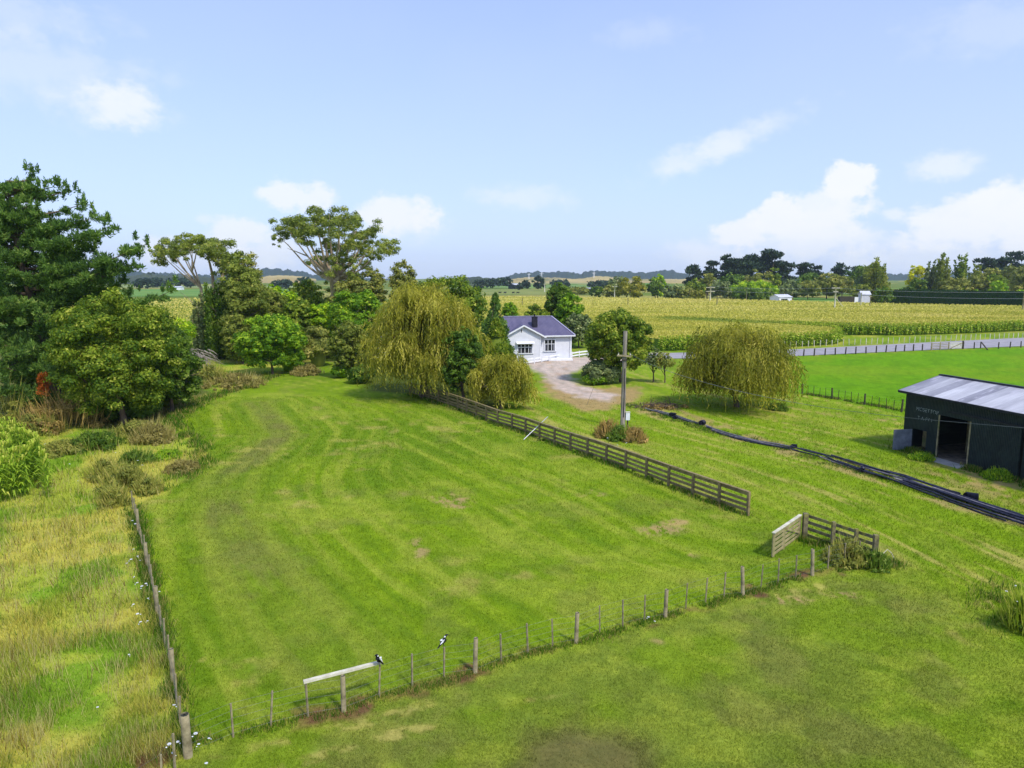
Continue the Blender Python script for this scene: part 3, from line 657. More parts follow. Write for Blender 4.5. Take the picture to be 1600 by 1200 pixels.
def build_fences():
    rng = np.random.default_rng(3)
    fp = [((289, 1113), 'c'), ((361, 1098), 'b'), ((420, 1082), 'b'), ((479, 1068), 'b'), ((535, 1054), 'p'), ((591, 1040), 'b'), ((643, 1024), 'b'), ((693, 1010), 'b'), ((742, 997), 'p'), ((783, 987), 'b'), ((825, 976), 'b'), ((864, 966), 'b'),
          ((901, 955.5), 'p'), ((938, 946), 'b'), ((974, 937), 'b'), ((1008, 929.5), 'b'), ((1041, 918), 'p'), ((1073, 911), 'b'), ((1104, 902), 'b'), ((1133, 894), 'b'), ((1163, 886.6), 'p'), ((1191, 880), 'b'), ((1218, 873), 'b'), ((1245.5, 866), 'b'),
          ((1272, 858), 'p'), ((1296, 853), 'b'), ((1321, 848), 'b'), ((1343.6, 845), 'b')]
    pts = [tuple(W(a[0], a[1], 1.25 if k == 'c' else 1.12 if k == 'p' else 1.0)[:2])+(k,) for a, k in fp]
    fr = wire_fence('post and wire fence with thin battens across the front of the paddock', pts, rng, 5)
    # pale rail resting on top, left end
    p, q = pts[3], pts[5]; c0 = pts[0]; d = np.array(q[:2])-np.array(p[:2]); d /= np.linalg.norm(d)
    mb = MB(); mb.bar((p[0]-d[0]*.08-c0[0], p[1]-d[1]*.08-c0[1], 1.07), (q[0]+d[0]*.12-c0[0], q[1]+d[1]*.12-c0[1], 1.09), .11, .07); mb.build('top_rail', M['paletimber'], fr)
    lp = left_tops[2:]; kinds = 'bbbp'
    pts2 = [(c0[0], c0[1], 'b')]; pts2 = []
    L = [np.array(W(a, b, 1.0)[:2]) for a, b in left_tops]; L = [np.array(c0[:2])]+L[1:]
    cs = np.r_[0, np.cumsum([np.linalg.norm(L[i+1]-L[i]) for i in range(len(L)-1)])]; LL = np.array(L); s = 1.25; i = 1
    while s < cs[-1]: pts2.append((float(np.interp(s, cs, LL[:, 0])), float(np.interp(s, cs, LL[:, 1])), kinds[i % 4])); s += 1.25; i += 1
    wire_fence('weathered post and batten fence running away up the left side of the paddock', pts2, rng, 5)
    a, b = W(269, 1148, 1.0), W(249, 1179, 1.0)
    wire_fence('two short battens left of the corner post at the bottom edge', [(a[0], a[1], 'b'), (b[0], b[1], 'b'), (b[0]-.45, b[1]-.75, 'b')], rng, 2)
    # right fence by the barn
    A0, B0, C0, D0 = W(1254, 599, 1.1), W(1301, 605.7, 1.1), W(1352, 614.8, 1.1), W(1410, 625, 1.1)
    st = A0+(A0-B0)*1.6
    pts3 = along(st, A0, 9)+along(A0, B0, 5, 'pbbbb')+along(B0, C0, 5, 'pbbbb')+along(C0, D0, 5, 'pbbbb')+[(D0[0], D0[1], 'p')]+along(D0+(D0-C0)*.2, D0+(D0-C0)*1.3, 6)
    wire_fence('thin batten fence between the right willow and the barn', pts3, rng, 4, 'darkpost', rb=.02, rp=.08)
    # roadside fences
    pr = [(1200, 561), (1227, 559), (1255.6, 556.7), (1272, 556), (1289, 555.2), (1305, 554.5), (1321, 553.7), (1337, 553), (1353, 552.2), (1369, 551.5), (1384, 550.8), (1399, 550), (1413, 549.3), (1427, 548.5), (1441, 547.8), (1455, 547.2)]
    wire_fence('dark roadside post fence along the near edge of the road', [tuple(W(a, b)[:2])+('p',) for a, b in pr], rng, 3, 'darkpost', rp=.10)
    pr = [(1505, 545.2), (1522, 545), (1532, 544.6), (1560, 545), (1578, 543.6), (1595, 543), (1615, 542), (1640, 541)]
    wire_fence('dark post fence right of the timber gateway by the road', [tuple(W(a, b)[:2])+('p',) for a, b in pr], rng, 3, 'darkpost', rp=.09)
    p, q = W(1225, 543.5), W(1700, 524); n = 60
    wire_fence('pale batten fence between the road and the maize field', along(p, q, n, 'b'), rng, 2, 'paletimber', rb=.05, hb=1.1)
    p, q = W(1532, 545), W(1543, 547.5); mb = MB(); mb.bar((0, 0, 1.15), (q[0]-p[0], q[1]-p[1], .1), .16, .12); o = mb.build('timber_stay', M['darkpost']); o.location = (p[0], p[1], 0); tag(o, 'slanting timber stay against the roadside fence right of the pale gate', 'fence stay')
    # roadside gate
    g0, g1 = W(1455, 547.5), W(1482, 546.2); r = empty('field_gate', (g0[0], g0[1], 0), 'timber farm gate in the roadside fence right of the willow', 'gate'); d = g1-g0
    for k in range(4):
        mb = MB(); mb.bar((0, 0, .3+k*.27), (d[0], d[1], .3+k*.27), .04, .1); mb.build('rail', M['timber'], r)
    for t in (0, .5, 1): mb = MB(); mb.box((d[0]*t, d[1]*t, .62), (.14, .14, 1.3)); mb.build('post', M['timber'], r)
    g0, g1 = W(1484, 546), W(1503, 545.5); r = empty('field_gate', (g0[0], g0[1], 0), 'pale sagging timber gate leaf with diagonal brace beside the farm gate', 'gate'); d = g1-g0
    for k in range(5):
        mb = MB(); mb.bar((0, 0, .2+k*.22), (d[0], d[1], .2+k*.22), .04, .12); mb.build('rail', M['paletimber'], r)
    mb = MB(); mb.bar((0, -.05, .15), (d[0], d[1]-.05, 1.1), .05, .1); mb.build('brace', M['timber'], r)
    mb = MB(); mb.box((d[0]+.1, d[1], .65), (.2, .2, 1.5)); mb.build('post', M['darkpost'], r)
    # long post and rail fence
    P = np.array(rail_w); seg = np.linalg.norm(P[1:]-P[:-1], axis=1); cs = np.r_[0, np.cumsum(seg)]; n = int(cs[-1]/1.95); s = np.linspace(0, cs[-1], n+1)
    X = np.interp(s, cs, P[:, 0]); Yv = np.interp(s, cs, P[:, 1]); x0, y0 = X[0], Yv[0]; r = empty('rail_fence', (x0, y0, 0), 'long four-rail timber fence running back to the willows', 'fence')
    Z = [gz1(a, b) for a, b in zip(X, Yv)]; po = None
    for i in range(n+1):
        if po is None: mb = MB(); mb.box((0, 0, .47), (.13, .13, 1.5)); po = mb.build('post', M['rail'], r); o = po
        else: o = po.copy(); COL.objects.link(o); o.parent = r
        ang = math.atan2(P[1][1]-P[0][1], P[1][0]-P[0][0]); o.location = (X[i]-x0, Yv[i]-y0, Z[i]); o.rotation_euler = (rng.normal(0, .015), rng.normal(0, .015), ang)
    d = np.array([X[1]-X[0], Yv[1]-Yv[0]]); d /= np.linalg.norm(d); nn = np.array([d[1], -d[0]])
    if nn[1] > 0: nn = -nn
    for k, zz in enumerate((.22, .48, .76, 1.08)):
        mb = MB()
        for i in range(n):
            e = rng.normal(0, .012); mb.bar((X[i]-x0-nn[0]*.09, Yv[i]-y0-nn[1]*.09, Z[i]+zz+e), (X[i+1]-x0-nn[0]*.09, Yv[i+1]-y0-nn[1]*.09, Z[i+1]+zz+rng.normal(0, .012)), .04, .15)
        mb.build('rail', M['rail'], r)
    mb = MB()
    for i in range(n): mb.bar((X[i]-x0-nn[0]*.03, Yv[i]-y0-nn[1]*.03, Z[i]+1.24), (X[i+1]-x0-nn[0]*.03, Yv[i+1]-y0-nn[1]*.03, Z[i+1]+1.24), .17, .035)
    mb.build('cap_rail', M['rail'], r)
    # short rail section with the open gate
    c = W(1259, 803.7, 1.2); e = W(1369, 837.5, 1.2); m1 = c+(e-c)*.42; m2 = c+(e-c)*.74
    r = empty('rail_fence', (c[0], c[1], 0), 'short mossy rail fence with brambles, right of the open paddock gate', 'fence')
    for p, w in ((c, .2), (m1, .15), (m2, .13), (e, .18)):
        mb = MB(); mb.box((p[0]-c[0], p[1]-c[1], .48), (w, w, 1.55)); mb.build('post', M['mossy'], r)
    d = e-c; d /= np.linalg.norm(d); nn = np.array([d[1], -d[0]]); nn = nn if nn[1] < 0 else -nn
    for zz in (.2, .52, .82, 1.12):
        mb = MB(); o_ = -nn*.12
        mb.bar((o_[0], o_[1], zz), (m1[0]-c[0]+o_[0], m1[1]-c[1]+o_[1], zz-.02), .04, .14); mb.bar((m1[0]-c[0]+o_[0], m1[1]-c[1]+o_[1]-.01, zz-.015), (e[0]-c[0]+o_[0], e[1]-c[1]+o_[1], zz-.05), .04, .14); mb.build('rail', M['mossy'], r)
    g = W(1208.7, 832.5, 1.15); hgz = W(1251, 804, 1.15); r = empty('paddock_gate', (hgz[0], hgz[1], 0), 'pale timber gate with flat top board, swung open into the paddock', 'gate'); d = g-hgz
    for k in range(5):
        mb = MB(); zz = .16+k*.2; mb.bar((0, 0, zz), (d[0], d[1], zz), .03, .11); mb.build('rail', M['gatewood'], r)
    mb = MB(); mb.bar((0, 0, 1.14), (d[0], d[1], 1.14), .14, .04); mb.build('top_board', M['paletimber'], r)
    for t in (.02, .62, .98): mb = MB(); mb.box((d[0]*t, d[1]*t, .6), (.1, .1, 1.06)); mb.build('stile', M['gatewood'], r)
    mb = MB(); mb.bar((d[0]*.05+.05, d[1]*.05-.05, .35), (d[0]*.6+.05, d[1]*.6-.05, 1.0), .03, .09); mb.build('brace', M['gatewood'], r)
    # white garden fence by the cottage
    pl = [W(a, b) for a, b in [(812, 571), (835, 568), (858, 564.5), (882, 561), (905, 557.5), (932, 554)]]
    r = empty('white_rail_fence', tuple(pl[0]), 'low white painted rail fence along the front of the cottage', 'fence'); P = [np.array([p[0]-pl[0][0], p[1]-pl[0][1]]) for p in pl]
    for zz in (.3, .72):
        mb = MB()
        for i in range(len(P)-1): mb.bar((*P[i], zz), (*P[i+1], zz), .05, .2)
        mb.build('rail', M['white'], r)
    for i in range(len(P)-1):
        for t in (0, .5): q = P[i]+(P[i+1]-P[i])*t; mb = MB(); mb.box((q[0], q[1]-.09, .45), (.12, .12, .95)); mb.build('post', M['white'], r)
    # leaning thin white pole
    a = W(818, 687, .03); b = A(856, 651, a[1]+1.25); mb = MB(); mb.tube([tuple(a-b), (0, 0, 0)], .028, 6)
    o = mb.build('white_pole', M['white'], None); o.location = tuple(b); tag(o, 'thin white pole leaning across the long rail fence', 'pole')
M['mossy'] = surf('mossy_rail_timber', S(96, 90, 66), S(140, 130, 100), 4, .9, .3, c3=S(150, 146, 40), s3=2.0)
M['gatewood'] = surf('gate_timber', S(138, 126, 88), S(176, 162, 116), 3, .9, .2, c3=S(140, 138, 84), s3=2)
def wmat():
    m, nt, b = newmat('white_weatherboard'); tc = nd(nt, 'ShaderNodeTexCoord'); sp = nd(nt, 'ShaderNodeSeparateXYZ'); nt.links.new(tc.outputs['Object'], sp.inputs[0])
    mu = nd(nt, 'ShaderNodeMath', operation='MULTIPLY'); mu.inputs[1].default_value = 1/.17; nt.links.new(sp.outputs[2], mu.inputs[0])
    fr = nd(nt, 'ShaderNodeMath', operation='FRACT'); nt.links.new(mu.outputs[0], fr.inputs[0])
    b.inputs['Base Color'].default_value = (.7, .7, .7, 1); nt.links.new(mixc(nt, noise_fac(nt, 1.5), (.64, .64, .66), (.72, .72, .73)), b.inputs['Base Color'])
    bp = nd(nt, 'ShaderNodeBump'); bp.inputs['Strength'].default_value = 1; bp.inputs['Distance'].default_value = .03; bp.invert = True; nt.links.new(fr.outputs[0], bp.inputs['Height']); nt.links.new(bp.outputs[0], b.inputs['Normal'])
    b.inputs['Roughness'].default_value = .5; return m
def corr(name, c1, c2, pitch=.09, axis=0, metal=.3, rough=.45, c3=None, panel=0):
    m, nt, b = newmat(name); tc = nd(nt, 'ShaderNodeTexCoord'); sp = nd(nt, 'ShaderNodeSeparateXYZ'); nt.links.new(tc.outputs['Object'], sp.inputs[0])
    mu = nd(nt, 'ShaderNodeMath', operation='MULTIPLY'); mu.inputs[1].default_value = 6.283/pitch; nt.links.new(sp.outputs[axis], mu.inputs[0])
    si = nd(nt, 'ShaderNodeMath', operation='SINE'); nt.links.new(mu.outputs[0], si.inputs[0])
    st = [1, 1, 1]; st[1-axis if axis < 2 else 2] = .15; st = tuple(st)
    c = mixc(nt, noise_fac(nt, 1.2, stretch=st), c1, c2)
    if panel:
        mu2 = nd(nt, 'ShaderNodeMath', operation='MULTIPLY'); mu2.inputs[1].default_value = 1/panel; nt.links.new(sp.outputs[axis], mu2.inputs[0]); fl = nd(nt, 'ShaderNodeMath', operation='FLOOR'); nt.links.new(mu2.outputs[0], fl.inputs[0])
        wn = nd(nt, 'ShaderNodeTexWhiteNoise', noise_dimensions='1D'); nt.links.new(fl.outputs[0], wn.inputs['W']); c = mixc(nt, 1, c, mixc(nt, wn.outputs[0], (.55, .55, .6), (1.2, 1.2, 1.2)), 'MULTIPLY')
    if c3: c = mixc(nt, noise_fac(nt, 3, .55, .75, stretch=st), c, c3)
    nt.links.new(c, b.inputs['Base Color']); b.inputs['Metallic'].default_value = metal; b.inputs['Roughness'].default_value = rough
    bp = nd(nt, 'ShaderNodeBump'); bp.inputs['Strength'].default_value = .7; bp.inputs['Distance'].default_value = .02; nt.links.new(si.outputs[0], bp.inputs['Height']); nt.links.new(bp.outputs[0], b.inputs['Normal']); return m
M['curtain'] = surf('grey_curtain', S(110, 112, 122), S(150, 150, 158), 12, .9)
M['white'] = surf('white_paint', (.74, .74, .74), (.84, .84, .84), 2, .5)
M['wall'] = wmat()
M['roof'] = corr('purple_grey_roofing_iron', S(92, 88, 112), S(108, 102, 124), .2, 0, .1, .5)
M['barnroof'] = corr('galvanised_roofing', S(172, 170, 172), S(206, 204, 204), .11, 0, .1, .6, S(206, 202, 208), .85)
M['barnwall'] = corr('dark_green_corrugated_iron', S(24, 34, 38), S(36, 48, 50), .11, 0, .1, .5, S(52, 62, 60))
M['glass'] = surf('window_glass', (.01, .012, .016), (.03, .03, .035), 1.5, .08)
M['black'] = surf('black_rubber', S(18, 18, 26), S(44, 44, 62), 8, .45)
M['pipe'] = surf('dark_irrigation_pipe', S(24, 24, 34), S(58, 60, 78), 4, .5)
M['greypipe'] = surf('dusty_grey_pipe', S(96, 90, 92), S(140, 134, 136), 4, .5)
M['dkin'] = surf('dark_earth_floor', S(92, 84, 72), S(132, 122, 104), 2, .95)
M['asphalt'] = surf('road_asphalt', S(142, 138, 140), S(166, 160, 160), .8, .9, .2)
M['concrete'] = surf('concrete', S(150, 146, 136), S(176, 172, 160), 2, .9)
def quad(mb, a, b, c, d): mb.add([a, b, c, d], [(0, 1, 2, 3)])
def slab(mb, pts, t):
    """thick plate from a planar polygon, thickened downward"""
    n = len(pts); v = [tuple(p) for p in pts]+[(p[0], p[1], p[2]-t) for p in pts]
    mb.add(v, [tuple(range(n)), tuple(range(2*n-1, n-1, -1))]+[(i, n+i, n+(i+1) % n, (i+1) % n) for i in range(n)])
def window(root, u0, u1, z0, z1, v, cols, split, awn=False):
    fr = MB(); w = .07
    fr.box(((u0+u1)/2, v-.03, z1), (u1-u0+.2, .12, .1)); fr.box(((u0+u1)/2, v-.06, z0-.04), (u1-u0+.36, .2, .1))
    for k in range(cols+1): x = u0+(u1-u0)*k/cols; fr.box((x, v-.031, (z0+z1)/2), (w if 0 < k < cols else .11, .1, z1-z0-.11))
    fr.box(((u0+u1)/2, v-.02, split), (u1-u0-.12, .06, .07)); f = fr.build('window', M['white'], root)
    g = MB(); g.box(((u0+u1)/2, v+.0, (z0+z1)/2), (u1-u0-.02, .02, z1-z0-.02)); g.build('pane', M['glass'], f)
    g = MB(); k = (u1-u0)/cols
    for i in (0, cols-1): g.box((u0+k*(i+.5)+(.12 if i else -.12), v-.014, (z0+split)/2), (k*.42, .008, split-z0-.1))
    g.build('curtain', M['curtain'], f)
    if awn:
        a = MB(); slab(a, [(u0-.2, v-.05, z1+.38), (u0-.2, v-.6, z1+.14), (u1+.25, v-.6, z1+.14), (u1+.25, v-.05, z1+.38)], .05); a.build('window_hood', M['white'], root)
def build_cottage():
    o = W(842.5, 563); r = empty('cottage', (o[0], o[1], 0), 'white weatherboard cottage with purple grey roof and black chimney', 'house', rz=math.radians(11))
    ez = 3.62; mb = MB()
    # right part (v=0), gable wing projects to v=-.35
    for (u0, u1, v0, v1, h) in ((-4.9, 4.75, .0, 7.6, ez),):
        mb.box(((u0+u1)/2, (v0+v1)/2, h/2), (u1-u0, v1-v0, h))
    gu0, gu1, gv = -4.9, .02, -.55
    mb.box(((gu0+gu1)/2, gv/2+.3, ez/2), (gu1-gu0, .6-gv, ez))
    mb.add([(gu0, gv, ez), (gu1, gv, ez), (-2.45, gv, 5.02), (gu0, .3, ez), (gu1, .3, ez), (-2.45, .3, 5.02)], [(0, 1, 2), (3, 5, 4), (0, 2, 5, 3), (1, 4, 5, 2), (0, 3, 4, 1)])
    mb.build('wall', M['wall'], r)
    t = MB()
    for x in (gu0, gu1): t.box((x, gv-.012, ez/2), (.12, .05, ez-.02))
    t.box((4.76, -.012, ez/2), (.12, .06, ez-.02)); t.box((0, .0, 0), (.01, .01, .01)); t.build('corner_board', M['white'], r)
    # main hip roof
    rz_ = 6.15; e = .45; rf = MB(); a = (-5.4, -e, ez-.02); b = (4.75+e, -e, ez-.02); c = (4.75+e, 7.6+e, ez-.02); d = (-5.4, 7.6+e, ez-.02); r1 = (-4.6, 3.8, rz_); r2 = (2.7, 3.8, rz_)
    rf.add([a, b, c, d, r1, r2], [(0, 1, 5, 4), (1, 2, 5), (2, 3, 4, 5), (3, 0, 4), (3, 2, 1, 0)])
    main = rf.build('roof', M['roof'], r)
    g = MB(); ap = (-2.45, gv-.35, 5.16); bk = (-2.45, 3.0, 5.16)
    slab(g, [ap, (gu1+.75, gv-.35, ez-.18), (gu1+.75, 2.2, ez-.18), bk], .06); slab(g, [bk, (gu0-.75, 2.2, ez-.18), (gu0-.75, gv-.35, ez-.18), ap], .06); g.build('gable_roof', M['roof'], r)
    f = MB(); f.bar((-2.45, gv-.39, 5.1), (gu1+.8, gv-.39, ez-.26), .05, .2); f.bar((-2.45, gv-.395, 5.1), (gu0-.8, gv-.395, ez-.26), .05, .2)
    f.build('barge_board', M['white'], r)
    f = MB(); f.box((3.0, -e-.04, ez-.1), (4.5, .1, .17)); f.box((4.75+e+.04, 3.8, ez-.1), (.1, 8.4, .17)); f.build('gutter', M['white'], r)
    f = MB(); f.bar((-4.6, 3.8, rz_+.03), (2.7, 3.8, rz_+.03), .28, .07); f.bar((2.7, 3.8, rz_+.03), (b[0], b[1], ez+.03), .25, .06); f.build('ridge_cap', M['ridge'], r)
    dp = MB(); dp.tube([(4.6, -.4, ez-.2), (4.6, -.08, ez-.5), (4.6, -.08, .1)], .05, 7); dp.build('downpipe', M['white'], r)
    ch = MB(); ch.box((-.35, 1.6, 5.2), (.75, .6, 2.0)); ch.box((-.35, 1.6, 6.22), (.85, .7, .08)); cm = ch.build('chimney', M['chim'], r)
    k = MB(); k.tube([(-.35, 1.6, 6.2), (-.35, 1.6, 6.6)], .12, 8); k.build('chimney_pot', M['chim'], cm)
    window(r, -3.35, -1.15, 1.15, 2.45, gv, 4, 2.0, True); window(r, .75, 2.35, 1.35, 3.0, 0, 3, 2.35)
    v = MB(); v.box((-2.75, gv-.03, 4.35), (.12, .05, .4)); v.build('gable_vent', M['darkpost'], r)
    b_ = MB(); b_.box((2.4, -.6, .12), (4.6, 1.2, .24)); b_.build('porch_step', M['white'], r)
    # outbuilding behind the willow
    o = W(600, 577); r = empty('outbuilding', (o[0]-5, o[1]+12, 0), 'white painted outbuilding glimpsed through the big willow', 'building', rz=.1); mb = MB(); mb.box((6, 2.5, 1.3), (12, 5, 2.6)); mb.build('wall', M['wall'], r)
    rf = MB(); slab(rf, [(-.4, -.4, 2.6), (12.4, -.4, 2.6), (12.4, 2.5, 3.5), (-.4, 2.5, 3.5)], .08); slab(rf, [(-.4, 2.5, 3.5), (12.4, 2.5, 3.5), (12.4, 5.4, 2.6), (-.4, 5.4, 2.6)], .08); rf.build('roof', M['roof'], r); window(r, 3, 4.4, 1, 2.1, 0, 2, 1.8)
M['ridge'] = surf('ridge_flashing', S(150, 146, 168), S(170, 166, 186), 2, .5)
M['chim'] = surf('black_chimney_paint', S(28, 26, 36), S(46, 44, 54), 4, .6)
def build_barn():
    O = np.array([27.75, 48.15]); ang = math.atan2(-.962, .273)
    r = empty('barn', (O[0], O[1], 0), 'dark green iron barn with open doorway and grey metal roof', 'barn', rz=ang)
    # local x runs along the front wall towards the camera, local y = +left of x = inward (away from paddock)
    Lx, Dp, ez, rz_ = 15.0, 6.4, 4.12, 5.02; s0 = -.75; yin = 1
    w = MB(); T = .1; d0, d1, dh = 2.05, 4.45, 2.95
    def wall(x0, x1, z0, z1, y=0, t=T): w.box(((x0+x1)/2, y+t/2, (z0+z1)/2), (x1-x0, t, z1-z0))
    top = ez+.07
    wall(s0, 0, 0, top); wall(0, 1.15, 1.62, top); wall(0, 1.15, 0, .32); wall(1.15, d0, 0, top); wall(d0, d1, dh, top); wall(d1, Lx, 0, top)
    w.box((s0-.05, Dp/2+.05, ez/2), (T, Dp, ez)); w.box((Lx+.05, Dp/2+.05, ez/2), (T, Dp, ez)); w.box(((s0+Lx)/2, Dp+.05, ez/2), (Lx-s0, T, ez))
    for x in (s0-.05, Lx+.05): w.add([(x-.05, 0, ez), (x+.05, 0, ez), (x+.05, Dp/2, rz_-.06), (x-.05, Dp/2, rz_-.06), (x-.05, Dp, ez), (x+.05, Dp, ez)], [(0, 1, 2, 3), (3, 2, 5, 4), (0, 3, 4), (1, 5, 2)])
    wl = w.build('wall', M['barnwall'], r)
    rf = MB(); e = .35
    nse = int((Lx+1.4)/.045)
    slab(rf, [(s0-.4, -e, ez+.02), (Lx+.4, -e, ez+.02), (Lx+.4, Dp/2, rz_+.05), (s0-.4, Dp/2, rz_+.05)], .05); slab(rf, [(s0-.4, Dp/2, rz_+.05), (Lx+.4, Dp/2, rz_+.05), (Lx+.4, Dp+e, ez+.02), (s0-.4, Dp+e, ez+.02)], .05)
    rf.build('roof', M['barnroof'], r)
    f = MB(); f.box(((s0+Lx)/2, -e-.03, ez-.06), (Lx-s0+.8, .05, .16)); f.bar((s0-.43, -e, ez-.06), (s0-.43, Dp/2, rz_-.03), .05, .14); f.build('fascia', M['barntrim'], r)
    f = MB(); f.bar((s0-.42, Dp/2, rz_+.09), (Lx+.42, Dp/2, rz_+.09), .3, .05); f.build('ridge_cap', M['barntrim'], r)
    f = MB(); f.box((d1-.03, -.04, dh/2), (.1, .06, dh)); f.build('door_frame', M['timber'], r); f = MB(); f.box((d0+.03, -.04, dh/2), (.08, .06, dh)); f.build('door_frame', M['timber'], r)
    p = MB(); p.box((6.15, -.07, 1.62), (3.3, .05, 3.2)); pd = p.build('sliding_door', M['barnwall'], r); p = MB(); p.box((6.2, -.13, 3.3), (6.8, .06, .12)); p.build('door_rail', M['barntrim'], pd)
    p = MB(); p.box((9.6, -.07, 1.62), (3.2, .05, 3.2)); p.build('sliding_door', M['barnwall'], r); p = MB(); p.box((7.9, -.012, 1.6), (.14, .02, 3.2)); p.build('door_gap_shade', M['gapshade'], r)  # black strip on the solid wall stands in for darkness between the doors
    # hatch door swung out to the left
    p = MB(); h = Vector((-.02, -.03, .85)); p.bar(h, h+Vector((-.25, -1.3, -.02)), .05, 1.42); hd = p.build('hatch_door', M['hatch'], r)
    p = MB()
    for z in (.42, .85, 1.3): p.bar(Vector((-.06, -.03, z)), Vector((-.31, -1.32, z)), .04, .05)
    p.build('hatch_batten', M['hatch2'], hd)
    p = MB(); p.box((.56, 1.0, 1.0), (1.3, .05, 1.5)); p.build('hatch_lining', M['timber'], r)
    fl = MB(); fl.box(((s0+Lx)/2, Dp/2, .03), (Lx-s0-.1, Dp-.1, .06)); fl.build('floor', M['dkin'], r)
    fl = MB(); slab(fl, [(d0, -1.0, .05), (d1+.1, -.9, .05), (d1, .0, .08), (d0, .0, .08)], .1); fl.build('door_sill', M['concrete'], r)
    for x in (1.5, 5, 8.5, 12): pf = MB(); pf.tube([(x, 3.2, 0), (x, 3.2, rz_-.1)], .1, 8); pf.build('inner_post', M['timber'], r)
    # faded painted lettering
    for txt, z, x, sz in (('MOSETTOP', 2.92, .12, .36), ('T A-PY I', 2.33, .30, .34)):
        cu = bpy.data.curves.new('t', 'FONT'); cu.body = txt; cu.size = sz; cu.extrude = .003; ob = bpy.data.objects.new('t', cu); COL.objects.link(ob); bpy.context.view_layer.update()
        me = bpy.data.meshes.new_from_object(ob.evaluated_get(bpy.context.evaluated_depsgraph_get())); bpy.data.objects.remove(ob); me.materials.clear(); me.materials.append(M['faded'])
        lo = bpy.data.objects.new('painted_lettering', me); COL.objects.link(lo); lo.parent = wl; lo.rotation_euler = (math.pi/2, 0, 0); lo.location = (x, -.006, z)
    # clutter inside
    o = O+np.array([.273, -.962])*3.2+np.array([.962, .273])*3.0
    r2 = empty('hay_bale', (o[0]+1, o[1]+.4, .06), 'dim bale of hay inside the open barn doorway', 'bale', rz=.5); mb = MB(); mb.box((0, 0, .3), (1.3, .8, .6)); mb.build('bale', M['hay'], r2)
    mb = MB(); [mb.bar((x, -.42, .3), (x, .42, .3), .02, .62) for x in (-.3, .3)]; mb.build('twine', M['darkpost'], r2)
M['barntrim'] = surf('dark_trim', S(26, 28, 34), S(44, 46, 50), 3, .6)
M['gapshade'] = surf('gap_shade_black', S(8, 8, 10), S(14, 14, 16), 3, .9)
M['hatch'] = surf('pale_grey_hatch', S(98, 102, 112), S(128, 132, 142), 2, .7)
M['hatch2'] = surf('hatch_batten_grey', S(88, 92, 104), S(110, 114, 128), 2, .7)
M['hay'] = surf('hay', S(120, 104, 66), S(170, 150, 96), 10, .95, .5)
def fadem():
    m, nt, b = newmat('faded_white_lettering'); f = noise_fac(nt, 14, .42, .55, 4); c = mixc(nt, f, S(38, 56, 52), S(150, 158, 156)); nt.links.new(c, b.inputs['Base Color']); return m
M['faded'] = fadem()
